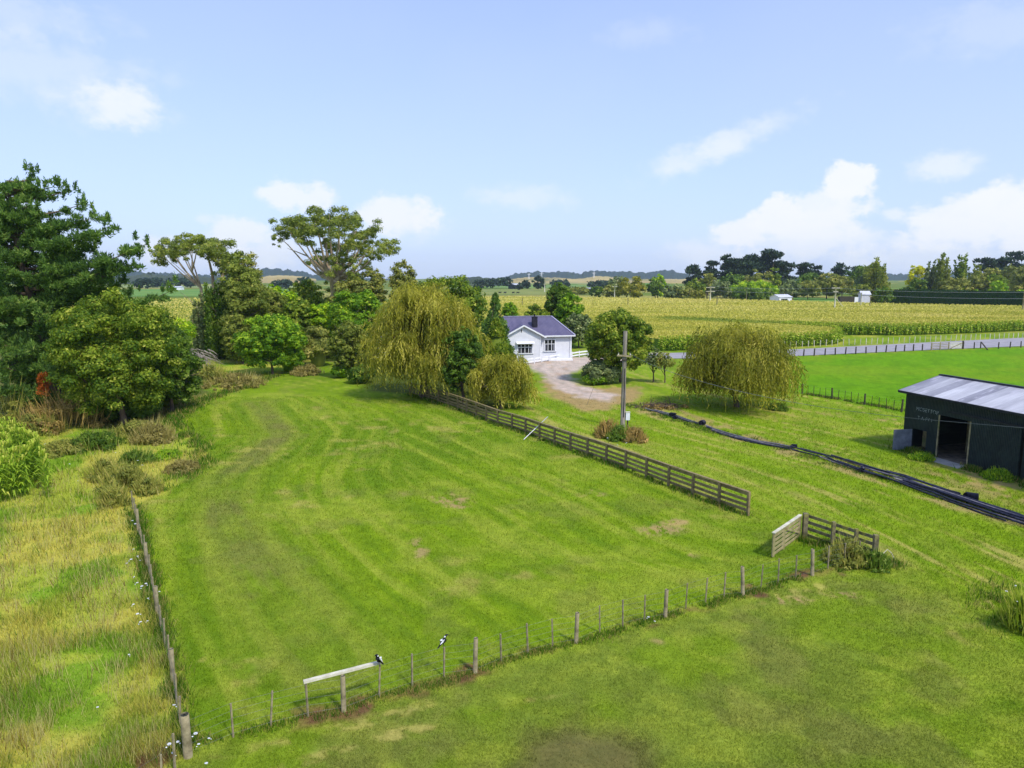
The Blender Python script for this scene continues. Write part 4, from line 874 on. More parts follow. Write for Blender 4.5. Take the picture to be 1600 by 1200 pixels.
# ------------------------------------------------------------------ hero trees
def arm_pine():
    rng = np.random.default_rng(42); x, Y = W(88, 645)[:2]; h = zat(272, Y); root = empty('pine_tree', (x, Y, 0), 'tall dark green pine with ragged top at the left edge', 'pine tree')
    lv = Leaves(); tk = MB(); k = 10; tp = []
    for i in range(k+1):
        t = i/k; tp.append(Vector((-.25*t*3+math.sin(t*6)*.25-(t*1.5), math.cos(t*5)*.2, t*h*.97-.4*(i == 0))))
    tk.tube(tp, [.55*(1.2 if i == 0 else 1-.93*i/k) for i in range(k+1)], 10)
    def tpt(z): 
        t = min(max(z/(h*.97), 0), .999)*k; i = int(t); return tp[i].lerp(tp[i+1], t-i)
    tips = []
    px = [(50, 280), (60, 292), (84, 292), (100, 300), (14, 325), (30, 345), (125, 320), (146, 340), (175, 352), (228, 382), (212, 410), (196, 440), (264, 456), (200, 468), (-25, 365), (-50, 430), (-70, 500), (-60, 560), (150, 385), (10, 400), (100, 400), (170, 420), (60, 350), (140, 450)]
    for a, b in px:
        dY = rng.uniform(-1.5, 1.5); p = A(a, b, Y+dY); tips.append(Vector((p[0]-x, dY, p[2])))
    for z in np.arange(1.6, h-.8, .27):
        t = z/h; a = rng.uniform(0, 6.28); R = (7.2*(1-t)**.62+.4)*rng.uniform(.6, 1.02)*(.8 if t < .3 else 1); tips.append(tpt(z)+Vector((math.cos(a)*R, math.sin(a)*R, .12*R)))
    cl = []
    for tip in tips:
        hr = math.hypot(tip.x, tip.y); s = tpt(max(1.5, tip.z-hr*.28)); n = max(2, int((tip-s).length/.72))
        pts = []
        for i in range(n+1):
            t = i/n; p = s.lerp(tip, t); p.z -= math.sin(t*math.pi)*.06*(tip-s).length; pts.append(p)
            if t > .28:
                r = (.98-.55*t)*rng.uniform(.85, 1.3)*(1 if tip.z < h-3 else .62)
                cl.append((np.array(p)+rng.normal(0, .22, 3), np.array([r*1.15, r*1.15, r*.72])))
                if t < .9:
                    sd = np.array(nrm(np.cross(np.array(tip-s), [0, 0, 1.0])))*rng.choice([-1, 1])*rng.uniform(.7, 1.5); cl.append((np.array(p)+sd+rng.normal(0, .15, 3), np.array([r, r, r*.65])*.85))
        tk.tube(pts, [max(.025, .16*(1-.9*i/n)) for i in range(n+1)], 6, False)
        for q in range(5):
            c = np.array(tip)+rng.normal(0, .42, 3)+np.array([0, 0, .3]); cl.append((c, np.array([.15, .15, .42])*rng.uniform(.7, 1.5)))
    clump_leaves(lv, rng, cl, .42, .22, 1.1, needle=True, core=.42, shell=.85)
    for i in range(26):  # bare dead limbs low down
        a = rng.uniform(0, 6.28); z = rng.uniform(2.5, 9); s = tpt(z); L = rng.uniform(2, 4.5); e = s+Vector((math.cos(a)*L, math.sin(a)*L, rng.uniform(-1.2, 1.2))); m = s.lerp(e, .5)+Vector((0, 0, rng.uniform(0, .7))); tk.tube([s, m, e], [.08, .05, .015], 5, False)
    tk.build('trunk', M['bark'], root); lv.build('crown', M['pine'], root)
    lv = Leaves(); p = A(68, 600, Y-5); clump_leaves(lv, rng, [(np.array([p[0]-x, -5, p[2]+rng.uniform(-1, .9)])+rng.normal(0, .18, 3), np.array([.3, .3, .45])) for _ in range(7)], .3, .2, 1.2, needle=True, core=0); lv.build('dead_branch', M['rust'], root)
def big_gum():
    rng = np.random.default_rng(8); Y = 130.0; b = A(528, 535, Y); x = b[0]; root = empty('gum_tree', (x, Y, 0), 'tall spreading gum tree with open umbrella crown against the sky', 'gum tree')
    tk = MB(); P = lambda a, c, d=0: Vector((A(a, c, Y+d)[0]-x, d, A(a, c, Y+d)[2]))
    tk.tube([P(528, 540)-Vector((0, 0, .5)), P(526, 480), P(520, 440)], [.9, .75, .6], 10)
    f = P(520, 440); lv = Leaves(); cl = []; tips = [(448, 352, 0), (432, 367, 1), (470, 345, -3), (490, 338, 3), (515, 335, -2), (540, 335, 2), (560, 345, -3), (580, 360, 2), (594, 378, 0), (606, 385, 1), (585, 392, -3), (560, 380, 3), (540, 370, -4), (500, 360, 4), (480, 365, -4), (566, 410, 2), (550, 425, -2), (500, 400, 3), (520, 385, 5), (530, 350, -6), (505, 345, 6), (576, 372, 5), (462, 358, 4), (490, 352, -6), (535, 400, -3), (545, 440, 0), (548, 462, -2), (535, 480, -3), (512, 470, 2), (556, 450, 2), (520, 425, 3), (560, 355, 6)]
    for a, c, d in tips:
        e = P(a, c, d); m = f.lerp(e, .5)+Vector((0, 0, -1.0)); q = f.lerp(m, .5)+Vector((rng.normal()*.4, 0, 0)); tk.tube([f, q, m, m.lerp(e, .6)+Vector((rng.normal()*.4, 0, .3)), e], [.32, .24, .16, .09, .03], 6, False)
        for j in range(12):
            r = rng.uniform(.4, 1.0)*(.6 if a < 440 or a > 600 else 1); cl.append((np.array(e)+rng.normal(0, 1, 3)*np.array([1.1, 1.1, .9])-np.array([0, 0, .6])*(.4 if a < 440 or a > 600 else 1), np.array([r*1.15, r*1.15, r*.8])))
    tk.tube([f, P(480, 400, -1), P(460, 392), P(449, 388)], [.22, .15, .08, .03], 6, False); tk.tube([f, P(560, 402), P(594, 400)], [.15, .08, .02], 6, False)
    clump_leaves(lv, rng, cl, .42, .42, .95, core=.25, shell=.95); tk.build('trunk', M['gumbark'], root); lv.build('crown', M['euc'], root)
def left_gum():
    rng = np.random.default_rng(9); Y = 108.0; x = A(335, 555, Y)[0]; root = empty('gum_tree', (x, Y, 0), 'arching pale-limbed gum tree with a domed crown above ivy-covered trunks', 'gum tree')
    tk = MB(); P = lambda a, c, d=0: Vector((A(a, c, Y+d)[0]-x, d, A(a, c, Y+d)[2])); lv = Leaves(); cl = []
    stems = [[(325, 560), (318, 500), (314, 450), (300, 425)], [(340, 560), (336, 480), (332, 430), (325, 400)], [(345, 560), (342, 470), (350, 410), (352, 395)]]
    for s in stems: tk.tube([P(*q) for q in s], [.4, .3, .22, .14], 8)
    tips = [(252, 398, 0), (262, 388, 2), (276, 380, -2), (292, 376, 1), (310, 374, -2), (328, 378, 2), (344, 384, -1), (352, 395, 2), (300, 385, 4), (320, 385, -4), (285, 388, -4), (340, 400, 0), (350, 415, 0), (270, 395, 3)]
    for a, c, d in tips:
        e = P(a, c, d); f = P(*stems[0][2 if a < 300 else 3]) if a < 320 else P(*stems[1][3]); tk.tube([f, f.lerp(e, .5)+Vector((0, 0, -.3)), e], [.14, .09, .03], 6, False)
        for j in range(10): r = rng.uniform(.35, .8); cl.append((np.array(e)+rng.normal(0, .8, 3)*np.array([1, 1, .8])-np.array([0, 0, .4]), np.array([r*1.15, r*1.15, r*.8])))
    tk.tube([P(314, 450), P(290, 428), P(270, 410)], [.1, .06, .02], 6, False); tk.tube([P(318, 490), P(296, 468), P(280, 455)], [.1, .05, .02], 6, False)
    clump_leaves(lv, rng, cl, .36, .42, 1.0, core=.25, shell=.95); tk.build('trunk', M['gumbark'], root); lv.build('crown', M['euc'], root)
def build_trees():
    arm_pine(); big_gum(); left_gum()
    T = tree
    # left foreground broadleaves
    T('large olive-green broadleaf tree in front of the pine', 190, 662, 450, 196, 'broad', 1, lo=.03, name='broadleaf_tree', cov=1.05)
    T('lower green broadleaf tree at the paddock bend, right of the larger one', 266, 642, 505, 112, 'dark', 2, lo=.02, name='broadleaf_tree')
    T('dark tree showing above the paddock bend trees', 255, 628, 488, 80, 'dark', 3, D=76, lo=.1, name='broadleaf_tree')
    T('yellow-green shrub peeping out beside the ivy-clad trunks', 285, 575, 492, 50, 'lime', 4, D=95, kind='sparse', name='shrub')
    T('dull brown-green undergrowth below the pine, far left', 10, 662, 585, 150, 'olive', 5, kind='thicket', name='bush', cat='bush', D=58)
    T('grey-green bramble bush at the foot of the pine', 100, 668, 606, 120, 'brownish', 6, kind='thicket', name='bush', cat='bush')
    T('dark leafy undergrowth under the large broadleaf tree', 200, 664, 620, 110, 'dark', 51, kind='bush', name='bush', cat='bush', D=60)
    T('low dark undergrowth between the two paddock-bend trees', 262, 642, 596, 70, 'broad', 52, kind='bush', name='bush', cat='bush', D=66)
    T('grey-brown brush between the pine and the large broadleaf tree', 105, 655, 600, 80, 'olive', 53, kind='thicket', name='bush', cat='bush', D=63)
    # ivy clad group
    T('tall ivy-covered trunk column under the arching gum', 345, 570, 420, 62, 'dark', 7, D=104, kind='poplar', name='ivy_column', cat='ivy-clad tree')
    T('dark ivy column left of the arching gum trunk', 318, 565, 455, 38, 'gray', 8, D=106, kind='poplar', name='ivy_column', cat='ivy-clad tree')
    T('bushy gum tree right of the arching gum', 380, 568, 388, 62, 'euc', 9, D=104, kind='gum', name='gum_tree', cov=1.1)
    T('dull green gum behind the bushy one', 392, 560, 384, 46, 'olive', 10, D=112, kind='gum', name='gum_tree')
    T('pale green feathery tree left of the tall umbrella gum', 395, 560, 435, 90, 'willow2', 11, D=100, name='broadleaf_tree')
    T('small lime tree right of the feathery pale one', 432, 545, 435, 34, 'lime', 12, D=115, name='broadleaf_tree')
    T('rounded bright green tree standing at the back of the paddock', 424, 585, 490, 112, 'bright', 13, lo=.06, name='broadleaf_tree')
    T('dark-leaved tree behind the rounded one', 470, 572, 462, 60, 'broad', 14, D=103, name='broadleaf_tree')
    T('yellow-green straggly tree behind the paddock trees', 450, 560, 452, 62, 'lime', 15, D=118, name='broadleaf_tree')
    T('dark spiky shrub at the end of the bright grass', 497, 572, 504, 54, 'olive', 16, kind='bush', name='shrub', cat='shrub')
    T('pale lime tree filling the gap left of the pollarded tree', 505, 566, 468, 56, 'lime', 54, D=104, name='broadleaf_tree')
    T('light green tree low between the rounded tree and the ivy trunks', 378, 574, 486, 60, 'willow2', 55, D=98, name='broadleaf_tree')
    T('soft olive tree above the rounded bright tree', 425, 560, 448, 70, 'willow2', 56, D=110, name='broadleaf_tree')
    T('bright leafy shrub beside the dry brush at the back', 455, 580, 540, 50, 'bright', 57, kind='bush', name='shrub', cat='shrub')
    T('dark green tree under the umbrella gum', 482, 560, 430, 60, 'broad', 17, D=140, name='broadleaf_tree')
    T('bright green pollarded tree with bare pale fork', 545, 570, 452, 66, 'bright', 18, D=100, kind='gum', bark=M['gumbark'], name='broadleaf_tree')
    T('green tree between the pollard and the big willow', 578, 568, 450, 50, 'bright', 19, D=102, name='broadleaf_tree')
    T('dark tree in shade behind the pollard', 530, 568, 470, 80, 'broad', 20, D=108, name='broadleaf_tree')
    T('olive gum with brownish leaves right of the umbrella gum', 585, 545, 413, 44, 'olive', 21, D=128, kind='gum', name='gum_tree')
    T('small rounded gum rising behind the big willow', 632, 545, 403, 44, 'olive', 22, D=128, kind='gum', name='gum_tree')
    T('grey-green tree low behind the umbrella gum trunk', 548, 545, 432, 64, 'olive', 23, D=126, name='broadleaf_tree')
    T('wide dark-topped tree directly behind the big willow', 700, 550, 425, 130, 'broad', 24, D=115, name='broadleaf_tree')
    T('dark conifer hump left behind the big willow', 660, 545, 440, 90, 'dark', 25, D=120, name='broadleaf_tree')
    T('pale grey-green shrubby willow at the left of the big willow', 548, 590, 500, 70, 'willow2', 26, lo=.05, dz=.8, name='shrub')
    T('low green bush at the grass edge under the pale willow', 565, 598, 570, 50, 'dark', 27, kind='bush', name='bush', cat='bush')
    T('leafy plants at the left foot of the big willow', 535, 590, 566, 36, 'bright', 28, kind='bush', name='bush', cat='bush')
    willow('huge golden-green weeping willow left of the cottage', 666, 622, 428, 200, 61, n=3900, dens=46, zmin=.3, dz=.8, drop=(1.5, 5))
    willow('small golden weeping willow hanging over the rail fence', 782, 655, 549, 108, 62, 'willow', n=1600, dens=26, zmin=.15, drop=(1.2, 3.4), dz=.8, D=64)
    willow('broad weeping willow standing alone in the grass by the barn track', 1150, 636, 500, 196, 63, n=4000, dens=50, zmin=.25, dz=.95, drop=(1.2, 4.2))
    T('dark glossy tree between the two left willows', 722, 612, 508, 76, 'dark', 30, lo=.1, dz=.8, name='broadleaf_tree', D=66)
    T('narrow dark conifer left of the cottage', 774, 600, 456, 60, 'pine', 31, kind='cone', D=88, name='conifer')
    T('broad green lower conifer in front of the cottage corner', 776, 600, 498, 66, 'broad', 32, kind='cone', D=84, name='conifer')
    # behind the cottage
    T('tall dark green tree behind the cottage roof', 873, 540, 439, 50, 'dark', 33, D=128, name='broadleaf_tree')
    T('bright green rounded tree behind the cottage roof', 890, 540, 455, 52, 'bright', 34, D=124, name='broadleaf_tree')
    T('grey-green feathery tree at the right end of the cottage', 903, 552, 487, 52, 'gray', 35, D=120, lo=.05, name='broadleaf_tree')
    T('low dark green tree left of the tall tree behind the cottage', 838, 540, 472, 48, 'broad', 36, D=126, name='broadleaf_tree')
    T('small green bush tree peeping over the left end of the roof', 797, 540, 470, 34, 'bright', 37, D=124, name='broadleaf_tree')
    T('large round dark green tree beside the gravel drive', 968, 597, 481, 116, 'broad', 38, lo=.14, name='broadleaf_tree', cov=1.15)
    T('grey-green bush at the drive edge below the round tree', 938, 599, 563, 66, 'gray', 39, kind='bush', name='bush', cat='bush')
    T('green skirt of leaves under the grey bush by the drive', 932, 601, 583, 44, 'bright', 40, kind='bush', name='bush', cat='bush', D=79)
    T('slender multi-stemmed shrub right of the round tree', 1020, 597, 542, 36, 'gray', 41, kind='sparse', name='shrub', cat='shrub')
    T('second slender shrub nearer the lone willow', 1038, 598, 548, 36, 'olive', 42, kind='sparse', name='shrub', cat='shrub')
    T('brown-tipped shrub left of the power pole foot', 950, 682, 650, 38, 'brownish', 43, kind='thicket', name='shrub', cat='shrub')
    T('green shrub directly under the power pole', 968, 686, 660, 40, 'dark', 44, kind='thicket', name='shrub', cat='shrub')
    T('reddish brown shrub right of the power pole foot', 990, 688, 662, 40, 'brownish', 45, kind='thicket', name='shrub', cat='shrub')
    # rough margins
    B = [('pinkish dry reeds at the back of the paddock', 480, 585, 568, 46, 'roughb'), ('dry straw-coloured brush mound at the far paddock edge', 368, 604, 576, 88, 'roughb'), ('green-brown bramble mound left of the dry brush', 330, 596, 562, 46, 'olive'),
         ('dark bramble thicket at the top of the left fence', 195, 762, 716, 70, 'olive'), ('leafy bramble over the ditch left of the fence', 165, 738, 700, 60, 'olive'), ('bramble clump beside the white flowers', 215, 722, 690, 52, 'dark'), ('tan dry weeds at the paddock bend', 240, 690, 650, 60, 'roughb'),
         ('dull bramble mat near the maize corner', 105, 706, 684, 70, 'olive'), ('bramble patch below the pine near the maize', 60, 676, 640, 80, 'olive'), ('small green bramble right of the ditch', 262, 715, 700, 40, 'bright'), ('grey-green bramble at the head of the fence', 232, 770, 742, 40, 'olive'), ('bramble clump behind the ditch', 150, 700, 668, 70, 'dark'),
         ('bramble growing along the foot of the broadleaf trees', 210, 680, 655, 70, 'olive'), ('dry weeds on the bend, right of the flowers', 285, 735, 716, 46, 'roughb'), ('dark bramble in the ditch beside the fence head', 178, 790, 752, 44, 'olive'), ('weed clump at the right edge of the grass', 1600, 985, 905, 60, 'broad'),
         ('brambles scrambling through the short rail fence', 1325, 878, 838, 66, 'olive'), ('bramble tangle at the end post of the short fence', 1368, 888, 856, 40, 'dark'), ('weeds growing by the barn sliding door', 1560, 748, 730, 40, 'bright'), ('small weeds beside the barn doorway', 1440, 718, 705, 34, 'bright'),
         ('small weeds left of the lone willow shadow', 1215, 640, 628, 30, 'dark')]
    for i, (lab, px, b, t, w, m) in enumerate(B): T(lab, px, b, t, w, m, 60+i, kind='thicket', name='bramble_bush' if 'bramble' in lab else 'weed_clump', cat='bramble' if 'bramble' in lab else 'weeds', cov=.9)
    # belt of trees beyond the maize
    G = 'trees in the belt beyond the big maize field'
    R = [('yellow-leaved willow left of the pale power pole', 985, 467, 430, 52, 'willow', 'round', 360), ('dark tree with a lime top right of the yellow willow', 1024, 467, 430, 32, 'dark', 'round', 365), ('lime green treetop behind the dark one', 1028, 460, 426, 26, 'lime', 'round', 385),
         ('grey-green tree in the belt, second right of the yellow willow', 1050, 467, 442, 38, 'gray', 'round', 360), ('small olive tree left of the pale power pole', 1070, 467, 446, 34, 'olive', 'round', 358), ('tiny yellow-green bush at the foot of the pale power pole', 1092, 467, 453, 26, 'willow', 'round', 350), ('rounded mid-green tree behind the pale power pole', 1086, 464, 436, 36, 'broad', 'round', 385),
         ('pointed olive tree below the left dark pines', 1105, 464, 424, 30, 'olive', 'round', 390), ('grey tree right of the pale power pole', 1125, 467, 438, 40, 'gray', 'round', 365), ('broad lime-topped row of bushes left of the white shed', 1178, 463, 441, 84, 'lime', 'round', 370), ('dark undergrowth beneath the lime-topped bushes', 1172, 466, 450, 80, 'dark', 'round', 362),
         ('brown-green round tree under the tall dark pines', 1180, 460, 420, 56, 'olive', 'round', 400), ('green pointed tree right under the dark pines', 1208, 460, 412, 22, 'broad', 'round', 405), ('grey-green tree above the white shed', 1232, 464, 436, 50, 'gray', 'round', 375), ('pale small tree right of the white shed', 1262, 464, 437, 40, 'olive', 'round', 372),
         ('yellowish olive tree left of the pole with the platform', 1292, 464, 424, 50, 'olive', 'round', 375), ('dull green tree behind the platform pole', 1316, 464, 430, 44, 'olive', 'round', 372), ('tall spiky willow group left of the clipped hedge', 1374, 468, 402, 70, 'willow2', 'poplar', 330), ('grey willow in front of the spiky group', 1352, 468, 424, 44, 'gray', 'round', 335),
         ('bright yellow tree above the clipped hedge', 1430, 462, 408, 30, 'yellow', 'round', 350), ('dark tree below the bright yellow one', 1428, 466, 432, 46, 'dark', 'round', 335), ('tall upright pale poplar in the middle of the hedge', 1466, 466, 388, 40, 'willow2', 'poplar', 330), ('grey poplar left of the tall pale poplar', 1450, 466, 400, 30, 'gray', 'poplar', 338),
         ('twin-topped poplar right of the tall pale one', 1500, 466, 386, 34, 'broad', 'poplar', 330), ('green poplar at the right shoulder of the twin top', 1520, 466, 404, 26, 'willow2', 'poplar', 334), ('low olive tree behind the hedge, right of the poplars', 1528, 462, 428, 44, 'olive', 'round', 325), ('rounded green tree behind the hedge near the right edge', 1552, 462, 426, 44, 'broad', 'round', 322),
         ('brown-green tree near the right edge', 1575, 462, 412, 60, 'olive', 'round', 345), ('tall olive tree behind the hedge', 1545, 460, 414, 50, 'olive', 'round', 360), ('grey-green tree at the right edge', 1604, 462, 410, 50, 'olive', 'round', 330), ('yellow-green bush behind the hedge by the right edge', 1560, 462, 436, 30, 'lime', 'round', 315), ('green tree in front at the hedge centre', 1490, 462, 432, 60, 'olive', 'round', 322),
         ('dark scrub at the left end of the clipped hedge', 1380, 474, 447, 34, 'dark', 'round', 300), ('grey-green willow scrub beside the parked vehicle', 1345, 468, 442, 34, 'willow2', 'round', 325), ('low pale bushes left of the yellow willow', 955, 466, 444, 34, 'olive', 'round', 380), ('small dark bush left of the low pale bushes', 932, 464, 446, 26, 'dark', 'round', 400),
         ('green tree left behind the yellow willow', 966, 462, 431, 40, 'gray', 'round', 400), ('tree crowns filling the belt under the round pine group', 1145, 462, 428, 60, 'dark', 'round', 400), ('dark trees linking the pines and the platform pole', 1270, 462, 428, 70, 'dark', 'round', 410), ('dark trees behind the spiky willows', 1345, 462, 415, 60, 'dark', 'round', 410)]
    for i, (lab, px, b, t, w, m, k, D) in enumerate(R): T(lab, px, b, t, w, m, 100+i, kind=k, D=D, lo=.02 if k == 'round' else None, name='tree', group=G, cov=.9)
    PN = [('leftmost dark pine on the skyline', 1082, 412, 36, 460), ('dark pine with a flat spreading top, left group', 1107, 408, 42, 455), ('thin dark pine with a tufted top left of the big group', 1132, 397, 34, 450), ('dark pine at the left of the tall pine group', 1150, 400, 52, 455), ('dark pine in the middle of the tall pine group', 1174, 393, 60, 450), ('tallest dark pine of the skyline group', 1200, 390, 54, 450),
          ('dark pine on the right slope of the tall group', 1222, 410, 44, 452), ('compact dark pine standing alone right of the group', 1256, 410, 34, 460), ('dark pine touching the lone compact pine', 1272, 415, 30, 465), ('low dark pine above the yellowish olive tree', 1308, 411, 34, 470), ('small dark pine left of the spiky willows', 1332, 412, 36, 470), ('dark pine behind the poplars', 1532, 402, 40, 440), ('dark pine crest near the right edge', 1556, 395, 44, 440), ('dark pine at the far right skyline', 1582, 393, 38, 440), ('dark pine cut by the right edge', 1612, 402, 44, 440)]
    for i, (lab, px, t, w, D) in enumerate(PN): T(lab, px, 460, t, w, 'far', 160+i, kind='flatpine', D=D, name='pine_tree', cat='pine tree', group='dark pines on the skyline', cov=1.1)
    FT = [('big dark macrocarpa standing in the far pasture', 842, 452, 430, 24, 'far', 620), ('smaller dark tree left of the far macrocarpa', 822, 450, 437, 14, 'far', 700), ('dark far tree by the gabled farmhouse', 788, 447, 433, 30, 'far', 760), ('dark far tree left of the farmhouse', 772, 448, 434, 34, 'far', 740), ('far tree clump behind the willow top', 752, 448, 436, 30, 'far', 720), ('small far tree right of the farmhouse', 812, 449, 441, 8, 'far', 640), ('dark far tree in the left pasture', 225, 447, 434, 34, 'far', 700), ('far tree behind the long white shed', 290, 446, 434, 40, 'far', 760),
          ('far shelter trees above the left maize', 250, 447, 433, 44, 'far', 780), ('far tree at the base of the blue hill', 440, 448, 436, 40, 'far', 700), ('far tree right of the blue hill', 475, 447, 432, 30, 'far', 640), ('far bushes in the right pasture', 905, 458, 449, 40, 'olive', 480), ('far shrub near the dark shed', 890, 456, 448, 26, 'gray', 500), ('far trees under the tan hills', 940, 447, 439, 50, 'far', 760), ('far tree row right of the macrocarpa', 875, 446, 438, 40, 'far', 800), ('hazy tree on the left ridge', 236, 432, 423, 12, 'far', 1500)]
    for i, (lab, px, b, t, w, m, D) in enumerate(FT): T(lab, px, b, t, w, m, 200+i, D=D, lo=.02, name='tree', group='scattered trees in the far pastures', trunk=False, cov=.8)
    # clipped hedge
    a = W(1388, 475); b = W(1625, 482); rng = np.random.default_rng(4); r = empty('clipped_hedge', (a[0], a[1], 0), 'long clipped dark green shelter hedge beyond the maize', 'hedge'); d = b-a; Lh = np.linalg.norm(d); d /= Lh; nn = np.array([-d[1], d[0], 0]); hh = zat(453.5, a[1])
    lv = Leaves(); n = 26000; u = rng.uniform(0, Lh, n); w = rng.uniform(size=n); zz = rng.uniform(0, hh, n); side = rng.uniform(size=n) < .6
    P = d*u[:, None]+nn*np.where(side, 0, rng.uniform(0, 3.5, n))[:, None]; P[:, 2] = np.where(side, zz, hh+rng.normal(0, .06, n)); P += rng.normal(0, .12, (n, 3))
    N_ = nrm(np.where(side[:, None], -nn, np.array([0, 0, 1.0]))+rng.normal(0, .5, (n, 3))); lv.put(P, N_, np.cross(N_, rng.normal(size=(n, 3))), .7, .45, rng.uniform(.0, .5, n)); lv.build('foliage', M['hedge'], r)
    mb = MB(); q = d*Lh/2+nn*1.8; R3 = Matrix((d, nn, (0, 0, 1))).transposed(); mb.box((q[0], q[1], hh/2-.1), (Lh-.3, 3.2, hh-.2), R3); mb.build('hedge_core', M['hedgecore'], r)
    for i, px in enumerate((1478, 1489, 1502, 1521, 1585, 1593)):
        p = W(px, 475); T('lime shoot clump topping the clipped hedge, number %s from the left' % ['one', 'two', 'three', 'four', 'five', 'six'][i], px, 482, 449, 10 if px < 1580 else 14, 'lime', 240+i, kind='bush', D=a[1]+5, name='shrub', cat='shrub', group='lime shrubs along the top of the hedge')
M['hedge'] = foliage('hedge_leaves', S(34, 68, 22), S(66, 104, 36), S(92, 128, 50), .15)
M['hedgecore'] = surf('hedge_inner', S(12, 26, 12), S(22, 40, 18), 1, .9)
M['roughb'] = foliage('straw_weeds', S(120, 112, 54), S(168, 154, 82), S(190, 178, 108), .22)
# ------------------------------------------------------------------ poles, pipes, birds, small things
def catenary(p, q, sag, n=24): 
    return [(p[0]+(q[0]-p[0])*t, p[1]+(q[1]-p[1])*t, p[2]+(q[2]-p[2])*t-4*sag*t*(1-t)) for t in [i/n for i in range(n+1)]]
def build_things():
    rng = np.random.default_rng(12)
    p = W(973, 668); r = empty('power_pole', (p[0], p[1], 0), 'weathered timber power pole with short crossarm and white meter box', 'power pole'); h = zat(517, p[1])
    mb = MB(); mb.tube([(0, 0, -.4), (0, 0, h*.5), (.03, 0, h-.02), (.03, 0, h)], [.2, .175, .155, .14], 12); pl = mb.build('pole', M['polewood'], r)
    mb = MB(); mb.bar((.02, -.205, .9), (.04, -.175, h*.62), .045, .05); mb.build('cable_conduit', M['black'], pl)
    zc = zat(556, p[1]); mb = MB(); mb.bar((-.62, -.2, zc+.06), (.52, -.22, zc-.02), .10, .12); arm = mb.build('crossarm', M['timber'], r)
    for x in (-.5, .42): mb = MB(); mb.tube([(x, -.2, zc+.1), (x, -.2, zc+.26)], .045, 8); mb.build('insulator', M['paletimber'], arm)
    mb = MB(); mb.bar((-.22, -.2, zc-.3), (.2, -.2, zc-.3), .1, .1); mb.build('bracket', M['darkpost'], r)
    mb = MB(); mb.box((.36, -.1, .95), (.32, .24, .62)); bx = mb.build('meter_box', M['white'], r); mb = MB(); mb.box((.36, -.1, 1.285), (.38, .3, .04)); mb.build('lid', M['paletimber'], bx); mb = MB(); mb.box((.36, -.1, .35), (.1, .1, .58)); mb.build('box_stand', M['darkpost'], bx)
    e = A(945, 559, p[1]+4); mb = MB(); mb.tube([(0, 0, zat(530, p[1])), (e[0]-p[0], 4, e[2]), (A(918, 585, p[1]+10)[0]-p[0], 10, .05)], .012, 5); mb.build('stay_wire', M['wire'], r)
    # service cable from the pole past the barn
    q1 = A(1413, 652, 47.2); q2 = A(1600, 668.5, 38.0); o0 = np.array([p[0]+.4, p[1]-.2, zc+.2]); mid = A(1215, 624, 52.0)
    pts = []; K = [o0, mid, q1, q2, q2+(q2-q1)*.8]; tt = np.linspace(0, 1, 40)
    kx = np.array([0, .35, .62, .82, 1.0]); P = np.array(K); co = [np.polyfit(kx, P[:, i], 4) for i in range(3)]; mb = MB(); mb.tube([tuple(np.polyval(co[i], t)-(o0[i]) for i in range(3)) for t in tt], .013, 5, False)
    o = mb.build('service_cable', M['cable']); o.location = tuple(o0); tag(o, 'thin cable drooping from the power pole past the front of the barn', 'cable')
    # distant poles
    def pole(px, base, top, D, lab, arms=(), w=.15, mat='paletimber', br=0):
        b = A(px, base, D); rt = empty('power_pole', (b[0], D, 0), lab, 'power pole', 'distant power poles across the fields'); hh = zat(top, D); mb = MB(); mb.tube([(0, 0, -.5), (0, 0, hh)], w, 7); mb.build('pole', M[mat], rt)
        for z, L in arms: mb = MB(); mb.bar((-L, 0, hh-z), (L, 0, hh-z), .25, .25); mb.build('crossarm', M[mat], rt)
        return rt, hh
    pole(1109.5, 470, 447, 300, 'pale power pole with double crossarm beyond the maize', ((.6, 1.8), (2.2, 1.9)), .25)
    pole(1120, 478, 461, 250, 'short dark pole standing in the maize right of the pale power pole', (), .16, 'timber'); pole(981, 480, 465, 250, 'thin pole in the maize behind the round tree', (), .12, 'timber'); pole(816, 482, 465, 250, 'thin pole in the maize above the cottage roof', (), .12, 'timber')
    pole(960, 466, 446, 350, 'pale pole in front of the yellow willow', ((.5, 1.2),), .25); rt, hh = pole(1304, 482, 449, 235, 'pole with a small platform and slanting stay right of the white shed', ((.2, 1.3), (1.4, .8)), .22)
    mb = MB(); mb.bar((.2, 0, 5.2), (3.2, 0, 1.6), .12, .12); mb.build('stay', M['paletimber'], rt); pole(1345, 476, 457, 250, 'short pale pole by the parked vehicle', (), .15); pole(1359, 480, 462, 240, 'small marker post with a rusty top in the maize', ((.3, .5),), .12, 'timber'); pole(1598, 482, 455, 215, 'pole at the right end of the clipped hedge', (), .2, 'timber')
    pole(851, 455, 436, 560, 'far pole left of the tall tree behind the cottage', (), .3); pole(1166, 470, 450, 330, 'slim pole in front of the lime-topped bushes', (), .14, 'timber')
    a = A(1109.5, 447.5, 300); b = A(1304, 450, 235); c = A(1640, 456, 160)
    for k, (u, v) in enumerate((((a, b), (0, 0)), ((b, c), (0, 0)))):
        for j in range(2):
            dz = -j*1.5; mb = MB(); mb.tube([tuple(np.array(t)-u[0]) for t in catenary(u[0]+np.array([0, 0, dz]), u[1]+np.array([0, 0, dz]), .6, 16)], .022, 4, False); o = mb.build('power_line', M['wirepale']); o.location = tuple(u[0]); tag(o, ['upper', 'lower'][j]+' overhead wire '+['between the double-crossarm pole and the platform pole', 'from the platform pole to the right edge'][k], 'power line')
